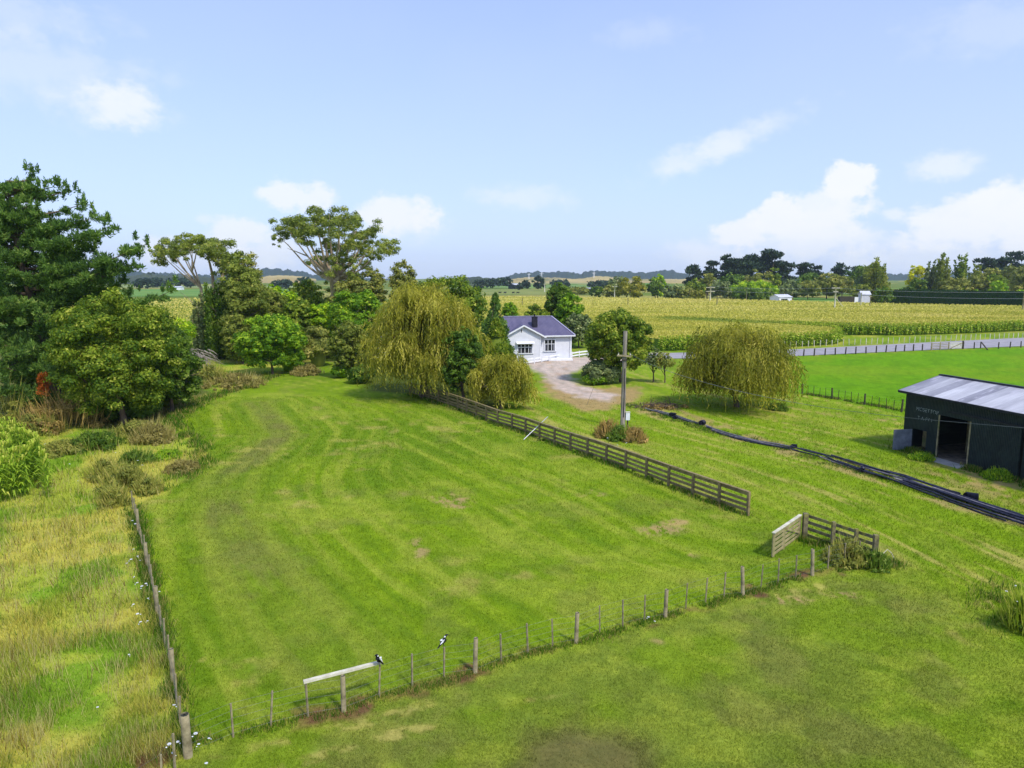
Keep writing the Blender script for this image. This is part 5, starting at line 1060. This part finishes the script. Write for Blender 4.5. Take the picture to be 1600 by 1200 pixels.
    for px, t in ((826.5, 427), (846, 426), (928, 425)):
        b = A(px, 442, 1400); rt = empty('pylon', (b[0], 1400, 0), 'tiny white pylon on the far hills, '+{826.5: 'left of the big macrocarpa', 846: 'above the big macrocarpa', 928: 'above the tan hills'}[px], 'pylon', 'far pylons'); hh = zat(t, 1400); mb = MB()
        for s in (-1, 1): mb.bar((s*2.2, 0, -1), (s*.4, 0, hh), .6, .6)
        for z in (.3, .6, .85): mb.bar((-2.2+z*1.8, 0, hh*z), (2.2-z*1.8, 0, hh*z), .4, .4)
        mb.bar((-4, 0, hh*.9), (4, 0, hh*.9), .5, .5); mb.build('frame', M['white'], rt)
    # pipes
    cen = V2([(1232, 700), (1290, 714), (1350, 735), (1420, 755), (1500, 783), (1600, 816), (1720, 858), (1850, 910)]); cs = np.array(cen)
    seg = np.r_[0, np.cumsum(np.hypot(*(cs[1:]-cs[:-1]).T))]
    def pipe(s0, s1, off0, off1, z, rad, mat, lab, arr=cs, sg=seg):
        n = max(3, int((s1-s0)/1.2)); s = np.linspace(s0, s1, n+1); X = np.interp(s, sg, arr[:, 0]); Y = np.interp(s, sg, arr[:, 1]); off = np.linspace(off0, off1, n+1)+np.cumsum(rng.normal(0, .035, n+1)); d = nrm(np.stack([np.gradient(X), np.gradient(Y)], 1)); X += -d[:, 1]*off; Y += d[:, 0]*off
        Z = np.full(n+1, z)+gz(X, Y)+np.abs(rng.normal(0, .03, n+1)); mb = MB(); mb.tube([(a-X[0], b-Y[0], c-Z[0]) for a, b, c in zip(X, Y, Z)], rad, 8); o = mb.build('irrigation_pipe', M[mat]); o.location = (X[0], Y[0], Z[0]); tag(o, lab, 'pipe', 'pipes laid out across the grass'); return o
    wh = ['nearest the paddock', 'second from the paddock side', 'in the middle of the bundle', 'crossing over the others', 'slightly kinked', 'on the barn side', 'furthest toward the barn', 'lying under the crossing pipe', 'ending short in the grass', 'on top of the bundle', 'with a pale dusty side', 'bowed toward the barn', 'running full length', 'half hidden by grass', 'poking out past the bundle', 'at the near right end', 'beside the near right end', 'curving away at its far end', 'thin and straight beside the grass', 'lying low against the soil', 'propped on its neighbour', 'splayed from the barn side', 'splayed from the paddock side', 'pale topped in the middle', 'short, near the black roll', 'under the black roll', 'ending by the pipe fittings', 'furthest left of the full length ones']
    L = seg[-1]
    for i in range(20):
        s0 = rng.uniform(0, L*.5); s1 = min(L, s0+rng.uniform(7, 15)); o0 = (i-10)*.055+rng.normal(0, .05); pipe(s0, s1, o0, o0+rng.normal(0, .3), .05+.09*(i % 3), .05, 'pipe' if i % 4 else 'greypipe', 'dark irrigation pipe of the long bundle, '+wh[i])
    c2 = np.array(V2([(1100, 668), (1130, 679), (1160, 687), (1190, 694), (1240, 703)])); sg2 = np.r_[0, np.cumsum(np.hypot(*(c2[1:]-c2[:-1]).T))]
    for i in range(5): pipe(rng.uniform(0, 1.5), sg2[-1]-rng.uniform(0, .8), (i-2)*.16, (i-2)*.16+rng.normal(0, .12), .06+.05*(i % 2), .055, 'greypipe' if i % 2 else 'pipe', ['grey pipe nearest the power pole shrubs', 'dark pipe of the short group, front', 'grey pipe in the middle of the short group', 'dark pipe of the short group, back', 'grey pipe of the short group, top'][i], c2, sg2)
    c3 = np.array(V2([(984, 634), (1015, 641), (1050, 650), (1090, 664)])); sg3 = np.r_[0, np.cumsum(np.hypot(*(c3[1:]-c3[:-1]).T))]
    for i in range(4): pipe(rng.uniform(0, 3), sg3[-1]-rng.uniform(0, 2), (i-1.5)*.25, (i-1.5)*.2, .05, .05, 'greypipe' if i % 2 else 'pipe', ['far dark pipe by the brush pile', 'far grey pipe by the brush pile', 'dark pipe leading to the black drum', 'grey pipe leading to the black drum'][i], c3, sg3)
    for px, py, lab, s in ((1098, 665, 'round black drum between the pipe groups', .33), (1051, 652, 'black coil of hose by the far end of the pipes', .3), (1056, 655, 'small black bucket beside the hose coil', .24), (1241, 700, 'black pipe end fitting at the start of the long bundle', .2), (1348, 738, 'black lump of pipe fittings halfway along the bundle', .24), (1518, 783, 'black tarp-like roll on top of the long bundle', .34)):
        q = W(px, py); mb = MB(); mb.tube([(-s*.8, 0, s*.7), (-s*.75, .02, s*.7), (s*.8, .1, s*.66)], [s*.55, s*.7, s*.68], 12); o = mb.build('black_drum' if s > .25 else 'pipe_fitting', M['black']); o.location = tuple(q); o.rotation_euler = (0, 0, rng.uniform(-.8, .8)); tag(o, lab, 'drum' if s > .25 else 'fitting')
    # brush pile
    q = W(1032, 638); r = empty('brush_pile', tuple(q), 'heap of cut brown branches by the far end of the pipes', 'brush pile'); mb = MB()
    for i in range(150):
        a = Vector((rng.normal(0, 1.1), rng.normal(0, .45), rng.uniform(.02, .4))); dd = Vector((rng.normal(), rng.normal()*.6, rng.normal()*.35)).normalized()*rng.uniform(.4, 1.2); mb.tube([a, a+dd*.5+Vector((0, 0, .08)), a+dd], [.03, .02, .008], 4, False)
    mb.build('branches', M['bark'], r); lv = Leaves(); clump_leaves(lv, rng, [(np.array([rng.normal(0, 1.0), rng.normal(0, .4), .15]), np.array([.4, .35, .25])) for i in range(12)], .2, .5, .8, core=0); lv.build('dead_leaves', M['brownish'], r)
    q = W(312, 575); r = empty('fallen_branches', tuple(q), 'grey fallen dead branches beside the paddock bend trees', 'dead branches'); mb = MB()
    for i in range(60):
        a = Vector((rng.normal(0, .8), rng.normal(0, .8), rng.uniform(.2, 2.6))); dd = Vector((rng.uniform(.2, 1), rng.normal()*.4, -rng.uniform(.2, .8))).normalized()*rng.uniform(1.2, 3); mb.tube([a, a+dd*.5+Vector((0, 0, .15)), a+dd], [.06, .04, .015], 4, False)
    mb.build('branches', M['deadwood'], r)
    # white hose at the short fence end
    q = W(1392, 884); pts = [(-.35, 0, .55), (-.2, 0, .72), (0, .05, .55), (.15, .1, .3), (.22, .1, .06), (-.1, 0, .03), (-.5, -.1, .03)]; mb = MB(); mb.tube(pts, .018, 6); o = mb.build('hose', M['paletimber']); o.location = tuple(q); tag(o, 'bent pale hose looped beside the end post of the short fence', 'hose')
    q = W(1350, 880); mb = MB(); mb.tube([(0, 0, .05), (.3, .1, .35), (.55, .15, .6)], [.05, .09, .08], 7); o = mb.build('log', M['paletimber']); o.location = tuple(q); tag(o, 'short pale log leaning in the brambles by the end post', 'log')
    # birds
    def magpie(loc, rz, lab, pitch):
        r = empty('magpie', loc, lab, 'magpie', None, rz)
        R = Matrix.Rotation(pitch, 3, 'Y'); pts = [(-.25, 0, -.1), (-.13, 0, -.05), (-.07, 0, -.015), (0, 0, 0), (.07, 0, .035), (.11, 0, .085), (.145, 0, .115), (.175, 0, .115), (.225, 0, .10)]; pts = [tuple(R @ Vector(p)+Vector((0, 0, .15))) for p in pts]
        mb = MB(); mb.tube(pts, [.018, .026, .05, .068, .06, .04, .042, .026, .004], 12); b = mb.build('body', M['blackfeather'], r)
        for s in (-1, 1):
            mb = MB(); mb.tube([tuple(R @ Vector((.05, s*.045, .055))+Vector((0, 0, .15))), tuple(R @ Vector((-.02, s*.055, .03))+Vector((0, 0, .15))), tuple(R @ Vector((-.12, s*.03, -.02))+Vector((0, 0, .15)))], [.014, .03, .01], 8); mb.build('wing_patch', M['white'], r)
            mb = MB(); mb.tube([(0, s*.02, .1), (.005, s*.025, .045), (0, s*.028, .0)], .006, 6); mb.tube([(-.02, s*.028, .004), (.035, s*.028, .004)], .005, 5); mb.build('leg', M['black'], r)
        mb = MB(); mb.ell(R @ Vector((.10, 0, .098))+Vector((0, 0, .15)), (.03, .034, .028)); mb.ell(R @ Vector((-.02, 0, .055))+Vector((0, 0, .15)), (.07, .035, .022)); mb.build('nape_patch', M['white'], r)
        mb = MB(); mb.tube([tuple(R @ Vector((.175, 0, .115))+Vector((0, 0, .15))), tuple(R @ Vector((.235, 0, .097))+Vector((0, 0, .15)))], [.016, .002], 7); mb.build('beak', M['beak'], r)
        for s in (-1, 1): mb = MB(); mb.ell(R @ Vector((.155, s*.033, .125))+Vector((0, 0, .15)), (.006, .004, .006), 6, 4); mb.build('eye', M['beak'], r)
    a = W(693, 1010, 1.0); magpie((a[0], a[1], 1.02), .35, 'black and white magpie perched on a thin fence batten', -.45)
    a = W(592, 1039, 1.12); magpie((a[0], a[1], 1.125), -2.2, 'black and white magpie perched on the pale rail end', -.5)
    # wild carrot flowers
    px = [(205, 808), (213, 815), (208, 850), (214, 862), (205, 870), (220, 866), (198, 872), (225, 905), (210, 893), (215, 905), (222, 912), (230, 924), (248, 913), (208, 935), (217, 955), (226, 960), (222, 966), (268, 1095), (276, 1148), (263, 1155), (264, 1170), (303, 1142), (308, 1153), (322, 1142), (320, 1178), (175, 712), (180, 702), (190, 708), (197, 712), (205, 705), (186, 722), (215, 715), (222, 722), (228, 735), (205, 738), (195, 742), (178, 735), (210, 727), (232, 742), (120, 742), (108, 722), (1012, 957), (1022, 960), (950, 682), (978, 688), (965, 690), (1590, 905), (1572, 915), (1590, 930), (70, 690), (85, 700), (200, 1010), (150, 1090)]
    proto = None
    for i, (a, b) in enumerate(px):
        q = W(a, b, .55); z = gz1(q[0], q[1])
        if proto is None:
            r = empty('wild_flower', (q[0], q[1], z), None, 'wild flower', 'white wild carrot flowers along the fence and ditch'); mb = MB(); mb.tube([(0, 0, 0), (.01, 0, .3), (0, .01, .55)], .006, 4, False); mb.tube([(.0, 0, .25), (.1, .02, .48)], .004, 4, False); mb.build('stem', M['bright0'], r)
            mb = MB()
            for k in range(9): t = 6.28*k/8; rr = .045 if k < 8 else 0; mb.ell((math.cos(t)*rr, math.sin(t)*rr, .56-.01*(k < 8)), (.024, .024, .01), 6, 3)
            mb.ell((.1, .02, .49), (.035, .035, .012), 6, 3); mb.build('flower_head', M['white'], r); proto = r
        else: r = copy_tree(proto); r.location = (q[0], q[1], z)
        r['label'] = 'flat white wild carrot flower on a thin green stem'; k = rng.uniform(.45, .85); r.scale = (k, k, k if k < 1.3 else 1.1); r.rotation_euler = (rng.normal(0, .1), rng.normal(0, .1), rng.uniform(0, 6))
    # cattle
    for i, px in enumerate((781, 789, 802, 809)):
        q = A(px, 459, 500); r = empty('cow', (q[0], 500, 0), 'tiny dark cow in the far pasture, '+['leftmost of four', 'second from the left', 'third from the left', 'nearest the macrocarpa'][i], 'cow', 'cattle in the far pasture', rng.uniform(-.6, .6)); mb = MB()
        mb.tube([(-1.0, 0, 1.05), (-.8, 0, 1.1), (0, 0, 1.05), (.7, 0, 1.15), (.95, 0, 1.25), (1.25, 0, 1.15), (1.5, 0, .95)], [.15, .36, .42, .36, .22, .18, .1], 10)
        for x in (-.75, .65):
            for s in (-.2, .2): mb.tube([(x, s, 1.0), (x+.03, s, .5), (x, s, 0)], [.13, .07, .05], 6)
        mb.build('body', M['blackfeather'], r)
def shed(px, base, D, w, dp, h, wm, rm, lab, rz=.3, door=True):
    q = A(px, base, D); r = empty('shed', (q[0], D, 0), lab, 'shed', rz=rz); mb = MB(); mb.box((0, 0, h/2), (w, dp, h)); mb.add([(-w/2, -dp/2, h), (-w/2, dp/2, h), (-w/2, 0, h*1.3), (w/2, -dp/2, h), (w/2, dp/2, h), (w/2, 0, h*1.3)], [(0, 2, 1), (3, 4, 5)]); mb.build('wall', M[wm], r)
    rf = MB(); o = .3; slab(rf, [(-w/2-o, -dp/2-o, h), (w/2+o, -dp/2-o, h), (w/2+o, 0, h*1.3+.06), (-w/2-o, 0, h*1.3+.06)], .1); slab(rf, [(-w/2-o, 0, h*1.3+.06), (w/2+o, 0, h*1.3+.06), (w/2+o, dp/2+o, h), (-w/2-o, dp/2+o, h)], .1); rf.build('roof', M[rm], r)
    if door: mb = MB(); mb.box((-w*.1, -dp/2-.03, h*.4), (w*.5, .05, h*.8)); mb.build('door', M['barnwall'], r)
    return r
def build_far():
    shed(1220, 466, 300, 7.5, 5, 3.5, 'white', 'palesteel', 'small white shed with pale roof beyond the maize', .5); shed(275, 449, 640, 11, 8, 2.6, 'white', 'palesteel', 'long white shed in the far left pasture', .1); shed(806, 448, 700, 12, 9, 4, 'barnwall', 'palesteel', 'far gabled farmhouse with pale roof above the maize', .8); shed(921, 449, 560, 18, 9, 2.6, 'barnwall', 'barnroof', 'low dark shed in the far pasture right of the cottage trees', 0)
    shed(1350, 468, 300, 3.6, 3, 4.6, 'palesteel', 'palesteel', 'pale grey box container by the parked vehicle', 0, False)
    q = A(1322, 467, 298); r = empty('parked_truck', (q[0], 298, 0), 'dark parked truck beside the pale box container', 'truck'); mb = MB(); mb.box((0, 0, 2.4), (6, 2.4, 2.8)); mb.build('body', M['darkpost'], r); mb = MB(); mb.box((3.8, 0, 2.1), (1.6, 2.2, 2.8)); mb.build('cab', M['white'], r)
    for x in (-2, 0, 3.4): 
        for s in (-1, 1): mb = MB(); mb.tube([(x, s*1.0, .5), (x, s*1.25, .5)], .5, 12); mb.build('wheel', M['black'], r)
    q = A(1208, 466, 298); r = empty('parked_car', (q[0], 298, 0), 'small red car parked left of the white shed', 'car'); mb = MB(); mb.box((0, 0, .65), (4.2, 1.7, .6)); mb.box((-.2, 0, 1.15), (2.2, 1.5, .5)); mb.build('body', M['red'], r)
    for x in (-1.3, 1.3):
        for s in (-1, 1): mb = MB(); mb.tube([(x, s*.7, .33), (x, s*.9, .33)], .33, 12); mb.build('wheel', M['black'], r)
    # road
    near = [(1040, 560.5), (1150, 560.5), (1255, 556), (1455, 547), (1600, 541), (1900, 529)]; fr = [(1040, 552), (1150, 549.5), (1255, 545.5), (1455, 535), (1600, 528), (1900, 515)]
    a = V2(near); b = V2(fr); a = [(W(985, 563)[0], W(985, 563)[1])]+a; b = [(W(985, 555)[0], W(985, 555)[1])]+b; n = len(a); vs = [(p[0], p[1], .05) for p in a]+[(p[0], p[1], .05) for p in b]; me = bpy.data.meshes.new('road'); me.from_pydata(vs, [], [(i, i+1, n+i+1, n+i) for i in range(n-1)]); me.materials.append(M['asphalt']); o = bpy.data.objects.new('road', me); COL.objects.link(o); tag(o, kind='structure')
    # hills
    def ridge(nm, prof, D, depth, mat, seed, bump=1.0):
        P = np.array(prof, float); px = np.linspace(P[0, 0], P[-1, 0], int((P[-1, 0]-P[0, 0])/1.2)+2); ty = np.interp(px, P[:, 0], P[:, 1]); rng = np.random.default_rng(seed); rows = 9; V = []
        hz = np.array([zat(t, D) for t in ty]); hz = np.clip(hz, 0, None)+bump*(fbm(px, px*0+seed, 5, 4, seed)-.5)*D*.006*np.minimum(1, hz/6)
        X0 = (px-800)/F*(D*CP)*1.02
        for j in range(rows):
            t = j/(rows-1); prof_ = math.sin(t*math.pi)**.8; V.append(np.stack([X0*(1+(t-.5)*depth/D), np.full(len(px), D+(t-.5)*depth), -2+(hz+2)*prof_+(fbm(px, px*0+j*7.7, 7, 3, seed+j)-.5)*bump*D*.004*prof_], 1))
        V = np.concatenate(V); n = len(px); i = np.arange(rows-1)[:, None]*n; j = np.arange(n-1)[None, :]; q = np.stack([i+j, i+j+1, i+n+j+1, i+n+j], -1).reshape(-1, 4); o = mesh_np(nm, M[mat], V, q, smooth=True); tag(o, kind='structure')
    ridge('hills', [(-900, 436), (-400, 428), (-100, 430), (150, 428), (205, 425), (240, 425), (330, 430), (395, 428), (408, 422), (430, 419), (450, 421), (480, 424), (500, 431), (600, 436), (650, 437)], 2600, 900, 'hill', 5)
    ridge('hills', [(740, 440), (790, 433), (806, 428), (820, 426), (870, 424.5), (900, 426.5), (940, 422), (960, 424), (1000, 426), (1030, 422), (1048, 423), (1065, 429), (1090, 432), (1200, 434), (1400, 428), (1700, 424), (2300, 430)], 2600, 900, 'hill', 6)
    ridge('hills', [(790, 437), (820, 433.5), (880, 434), (905, 436), (925, 432), (945, 431.5), (965, 434), (1000, 436), (1060, 436), (1100, 437)], 1500, 400, 'tanhill', 7, .3)
    ridge('hills', [(405, 436), (425, 431), (450, 430), (480, 432), (500, 436)], 1500, 400, 'tanhill', 8, .3); ridge('hills', [(200, 433), (240, 428), (262, 429), (330, 433), (370, 433), (400, 437)], 1300, 350, 'woodhill', 9)
    ridge('hills', [(-900, 438), (-300, 434), (100, 436), (180, 434), (210, 437)], 1300, 350, 'woodhill', 10); ridge('hills', [(700, 437), (730, 433), (755, 434), (790, 437)], 1000, 200, 'woodhill', 11)
    # far field strips as patches of pasture
    for i, (pl, c) in enumerate([([(560, 461), (980, 461), (980, 452), (560, 452)], 'fa'), ([(760, 451), (1000, 451), (1000, 445), (760, 445)], 'fb'), ([(150, 464), (480, 463), (480, 452), (150, 452)], 'fc'), ([(150, 450), (480, 450), (480, 446), (150, 446)], 'fd'), ([(790, 444), (1000, 444), (1000, 440.5), (790, 440.5)], 'fe'), ([(1240, 474), (1330, 476), (1330, 467), (1240, 465)], 'fc')]):
        P = [W(a, b) for a, b in pl]; me = bpy.data.meshes.new('pasture'); me.from_pydata([(p[0], p[1], .15) for p in P], [], [(0, 1, 2, 3)]); me.materials.append(M[c]); o = bpy.data.objects.new('pasture', me); COL.objects.link(o); tag(o, kind='structure')
M['fa'] = surf('pasture_olive', S(112, 126, 50), S(138, 142, 66), .03, .95); M['fb'] = surf('pasture_green', S(92, 130, 50), S(124, 144, 64), .02, .95); M['fc'] = surf('pasture_bright', S(86, 130, 40), S(112, 142, 54), .03, .95); M['fd'] = surf('pasture_pale', S(120, 138, 70), S(150, 156, 90), .02, .95); M['fe'] = surf('pasture_tan', S(150, 146, 84), S(120, 140, 70), .01, .95)
M['hill'] = surf('forested_hill', S(34, 50, 46), S(54, 72, 60), .05, 1, .5); M['tanhill'] = surf('dry_grass_hill', S(160, 140, 84), S(186, 168, 110), .006, 1, c3=S(80, 96, 60), s3=.01); M['woodhill'] = surf('wooded_hill', S(40, 54, 44), S(78, 88, 60), .03, 1, .5)
M['polewood'] = surf('power_pole_timber', S(104, 96, 84), S(150, 142, 126), 2.5, .85, .3, (3, 3, .3), c3=S(122, 118, 78), s3=1)
M['cable'] = surf('cable_sheath', S(90, 96, 96), S(120, 126, 126), 2, .6); M['wirepale'] = surf('pale_wire', S(190, 195, 195), S(205, 210, 210), 2, .5); M['blackfeather'] = surf('black_plumage', S(14, 14, 18), S(26, 26, 32), 20, .5); M['beak'] = surf('pale_beak', S(150, 160, 176), S(110, 116, 130), 20, .4)
M['bright0'] = surf('green_stem', S(70, 110, 30), S(96, 130, 40), 20, .7); M['palesteel'] = surf('pale_steel', S(190, 190, 196), S(206, 206, 212), 1, .5); M['red'] = surf('red_paint', S(120, 40, 36), S(140, 50, 44), 2, .4)
# ------------------------------------------------------------------ sky, sun, haze, camera
SUN_AZ, SUN_EL = math.radians(140), math.radians(52)   # compass style: 0 = +Y, clockwise
def build_sky():
    w = bpy.data.worlds.new('World'); sc.world = w; w.use_nodes = True; nt = w.node_tree; bg = nt.nodes['Background']; L = nt.links
    sky = nd(nt, 'ShaderNodeTexSky', sky_type='NISHITA'); sky.sun_disc = False; sky.sun_elevation = SUN_EL; sky.sun_rotation = SUN_AZ; sky.air_density = 1.0; sky.dust_density = .8; sky.ozone_density = 1.2
    tc = nd(nt, 'ShaderNodeTexCoord'); sp = nd(nt, 'ShaderNodeSeparateXYZ'); L.new(tc.outputs['Generated'], sp.inputs[0])
    def mth(op, a, b=None, clamp=False):
        n = nd(nt, 'ShaderNodeMath', operation=op); n.use_clamp = clamp
        for i, v in ((0, a), (1, b)):
            if v is None: continue
            if isinstance(v, bpy.types.NodeSocket): L.new(v, n.inputs[i])
            else: n.inputs[i].default_value = v
        return n.outputs[0]
    az = mth('ARCTAN2', sp.outputs[0], sp.outputs[1]); el = mth('ARCSINE', sp.outputs[2])
    cv = nd(nt, 'ShaderNodeCombineXYZ'); L.new(az, cv.inputs[0]); L.new(mth('MULTIPLY', el, 1.35), cv.inputs[1])
    def ns(scale, det, rough=.6, off=0):
        mp = nd(nt, 'ShaderNodeMapping'); mp.inputs['Location'].default_value = (off, off*.7, 0); L.new(cv.outputs[0], mp.inputs[0])
        n = nd(nt, 'ShaderNodeTexNoise'); n.inputs['Scale'].default_value = scale; n.inputs['Detail'].default_value = det; n.inputs['Roughness'].default_value = rough; L.new(mp.outputs[0], n.inputs['Vector']); return n.outputs[0]
    n1 = ns(30, 9, .65); n2 = ns(11, 4, .55, 3.3)
    wob = mth('ADD', mth('MULTIPLY', mth('SUBTRACT', n1, .5), 2.1), mth('MULTIPLY', mth('SUBTRACT', n2, .5), .8))
    def cloud(px, py, rx, ry, st, soft=.7, tilt=0, flat=1.0):
        d = A(px, py, 100.0)-np.array([0, 0, H]); d /= np.linalg.norm(d); a0 = math.atan2(d[0], d[1]); e0 = math.asin(d[2]); ra = rx/F; re = ry/F
        da = mth('SUBTRACT', az, a0); de = mth('SUBTRACT', el, e0)
        if tilt: de = mth('SUBTRACT', de, mth('MULTIPLY', da, tilt))
        u = mth('MULTIPLY', da, 1/ra); v = mth('MULTIPLY', de, 1/re)
        r = mth('SQRT', mth('ADD', mth('MULTIPLY', u, u), mth('MULTIPLY', v, v))); r = mth('ADD', r, mth('MULTIPLY', wob, flat))
        mr = nd(nt, 'ShaderNodeMapRange'); mr.interpolation_type = 'SMOOTHSTEP'; mr.inputs[1].default_value = 1.15; mr.inputs[2].default_value = 1.15-soft; mr.inputs[3].default_value = 0; mr.inputs[4].default_value = st; L.new(r, mr.inputs[0]); return mr.outputs[0]
    cl = [(190, 168, 52, 34, .62, .9), (175, 172, 85, 30, .3, 1), (468, 308, 58, 24, .8, .6), (620, 335, 66, 30, .85, .6), (640, 350, 60, 30, .6, 1), (372, 366, 44, 26, .75, .6), (300, 395, 100, 26, .5, 1), (240, 392, 34, 22, .5, .9), (420, 395, 70, 34, .65, 1), (320, 342, 14, 9, .4, 1),
          (1150, 215, 110, 24, .45, 1, .35), (1080, 245, 90, 24, .35, 1, .3), (820, 308, 90, 22, .4, 1), (1152, 368, 40, 24, .9, .5), (1216, 334, 34, 24, .95, .5), (1275, 352, 60, 30, .75, .6), (1328, 284, 36, 26, .95, .5), (1285, 322, 60, 30, .8, .6), (1270, 380, 120, 30, .75, .8), (1120, 395, 90, 26, .55, 1),
          (1474, 262, 50, 24, .6, .9), (1530, 345, 90, 36, .85, .6), (1590, 322, 60, 36, .85, .6), (1500, 360, 70, 30, .7, .8), (1400, 337, 18, 11, .6, .8), (1408, 376, 22, 12, .6, .8), (1680, 350, 90, 60, .9, .6), (1450, 400, 160, 24, .5, 1),
          (60, 110, 150, 50, .28, 1), (20, 20, 130, 30, .25, 1), (-150, 330, 120, 40, .8, .7), (1560, 40, 120, 40, .2, 1), (1010, 50, 90, 20, .16, 1)]
    m = None
    for c in cl:
        k = cloud(c[0], c[1], c[2], c[3], c[4], c[5], c[6] if len(c) > 6 else 0)
        if m is None: m = k
        else: m = mth('SUBTRACT', 1.0, mth('MULTIPLY', mth('SUBTRACT', 1.0, m), mth('SUBTRACT', 1.0, k)))
    # behind and overhead: loose fair-weather cloud
    n3 = ns(3.2, 6, .6, 9.0); mr = nd(nt, 'ShaderNodeMapRange'); mr.inputs[1].default_value = .52; mr.inputs[2].default_value = .7; mr.inputs[4].default_value = .6; L.new(n3, mr.inputs[0]); far = mth('GREATER_THAN', mth('ABSOLUTE', az), .95); m = mth('MAXIMUM', m, mth('MULTIPLY', mr.outputs[0], far))
    # thin high veil
    n4 = ns(2.4, 4, .5, 5.0); veil = mth('MULTIPLY', n4, .30)
    hz = nd(nt, 'ShaderNodeMapRange'); hz.inputs[1].default_value = 0.0; hz.inputs[2].default_value = .62; hz.inputs[3].default_value = .62; hz.inputs[4].default_value = .12; L.new(el, hz.inputs[0])
    tint = mixc(nt, 1, sky.outputs[0], SKY_TINT, 'MULTIPLY')
    c = mixc(nt, mth('ADD', veil, hz.outputs[0], True), tint, VEIL); c = mixc(nt, m, c, CLOUD)
    below = mth('LESS_THAN', sp.outputs[2], -.005); c = mixc(nt, below, c, (2.2, 2.6, 1.8))
    L.new(c, bg.inputs[0]); bg.inputs[1].default_value = SKY_STR
SKY_STR = .15; EXPO = .52; SKY_TINT = (.76, .88, 1.24); VEIL = (3.05, 3.55, 4.95); CLOUD = (4.6, 4.72, 5.0)
def build_light():
    l = bpy.data.lights.new('sun', 'SUN'); l.energy = 2.4; l.angle = math.radians(6.0); l.color = (1, .95, .86); o = bpy.data.objects.new('sun', l); COL.objects.link(o)
    d = Vector((math.sin(SUN_AZ)*math.cos(SUN_EL), math.cos(SUN_AZ)*math.cos(SUN_EL), math.sin(SUN_EL))); o.rotation_euler = (-d).to_track_quat('-Z', 'Y').to_euler(); o.location = (60, -40, 80)
def build_haze():
    mb = MB(); mb.box((0, 0, 60), (7800, 7800, 124)); m = bpy.data.materials.new('haze_air'); m.use_nodes = True; nt = m.node_tree; nt.nodes.remove(nt.nodes['Principled BSDF']); v = nd(nt, 'ShaderNodeVolumePrincipled'); v.inputs['Color'].default_value = (.72, .82, 1, 1); v.inputs['Density'].default_value = HAZE; v.inputs['Anisotropy'].default_value = .3; nt.links.new(v.outputs[0], nt.nodes['Material Output'].inputs['Volume'])
    o = mb.build('haze', m); tag(o, 'thin bluish air between the camera and the far hills', 'haze', kind='stuff')
HAZE = .00010
def build_camera():
    c = bpy.data.cameras.new('camera'); c.sensor_width = 36; c.lens = 36*F/1600; c.clip_start = .1; c.clip_end = 20000; o = bpy.data.objects.new('camera', c); COL.objects.link(o); o.location = (0, 0, H); o.rotation_euler = (math.pi/2-PIT, 0, 0); sc.camera = o
import time
_t = time.time()
for f in (build_sky, build_light, build_camera, build_haze, build_ground, build_grass, build_corn, build_fences, build_cottage, build_barn, build_trees, build_things, build_far):
    f(); print(f.__name__, round(time.time()-_t, 1))
sc.view_settings.view_transform = 'Standard'; sc.view_settings.look = 'None'; sc.view_settings.gamma = 1; sc.view_settings.exposure = EXPO if 'EXPO' in globals() else 0
sc.render.engine = 'CYCLES'; sc.cycles.max_bounces = 6; sc.cycles.diffuse_bounces = 2; sc.cycles.transmission_bounces = 3; sc.cycles.volume_bounces = 1; sc.cycles.transparent_max_bounces = 4
print('polys', sum(len(o.data.polygons) for o in COL.objects if o.type == 'MESH'))
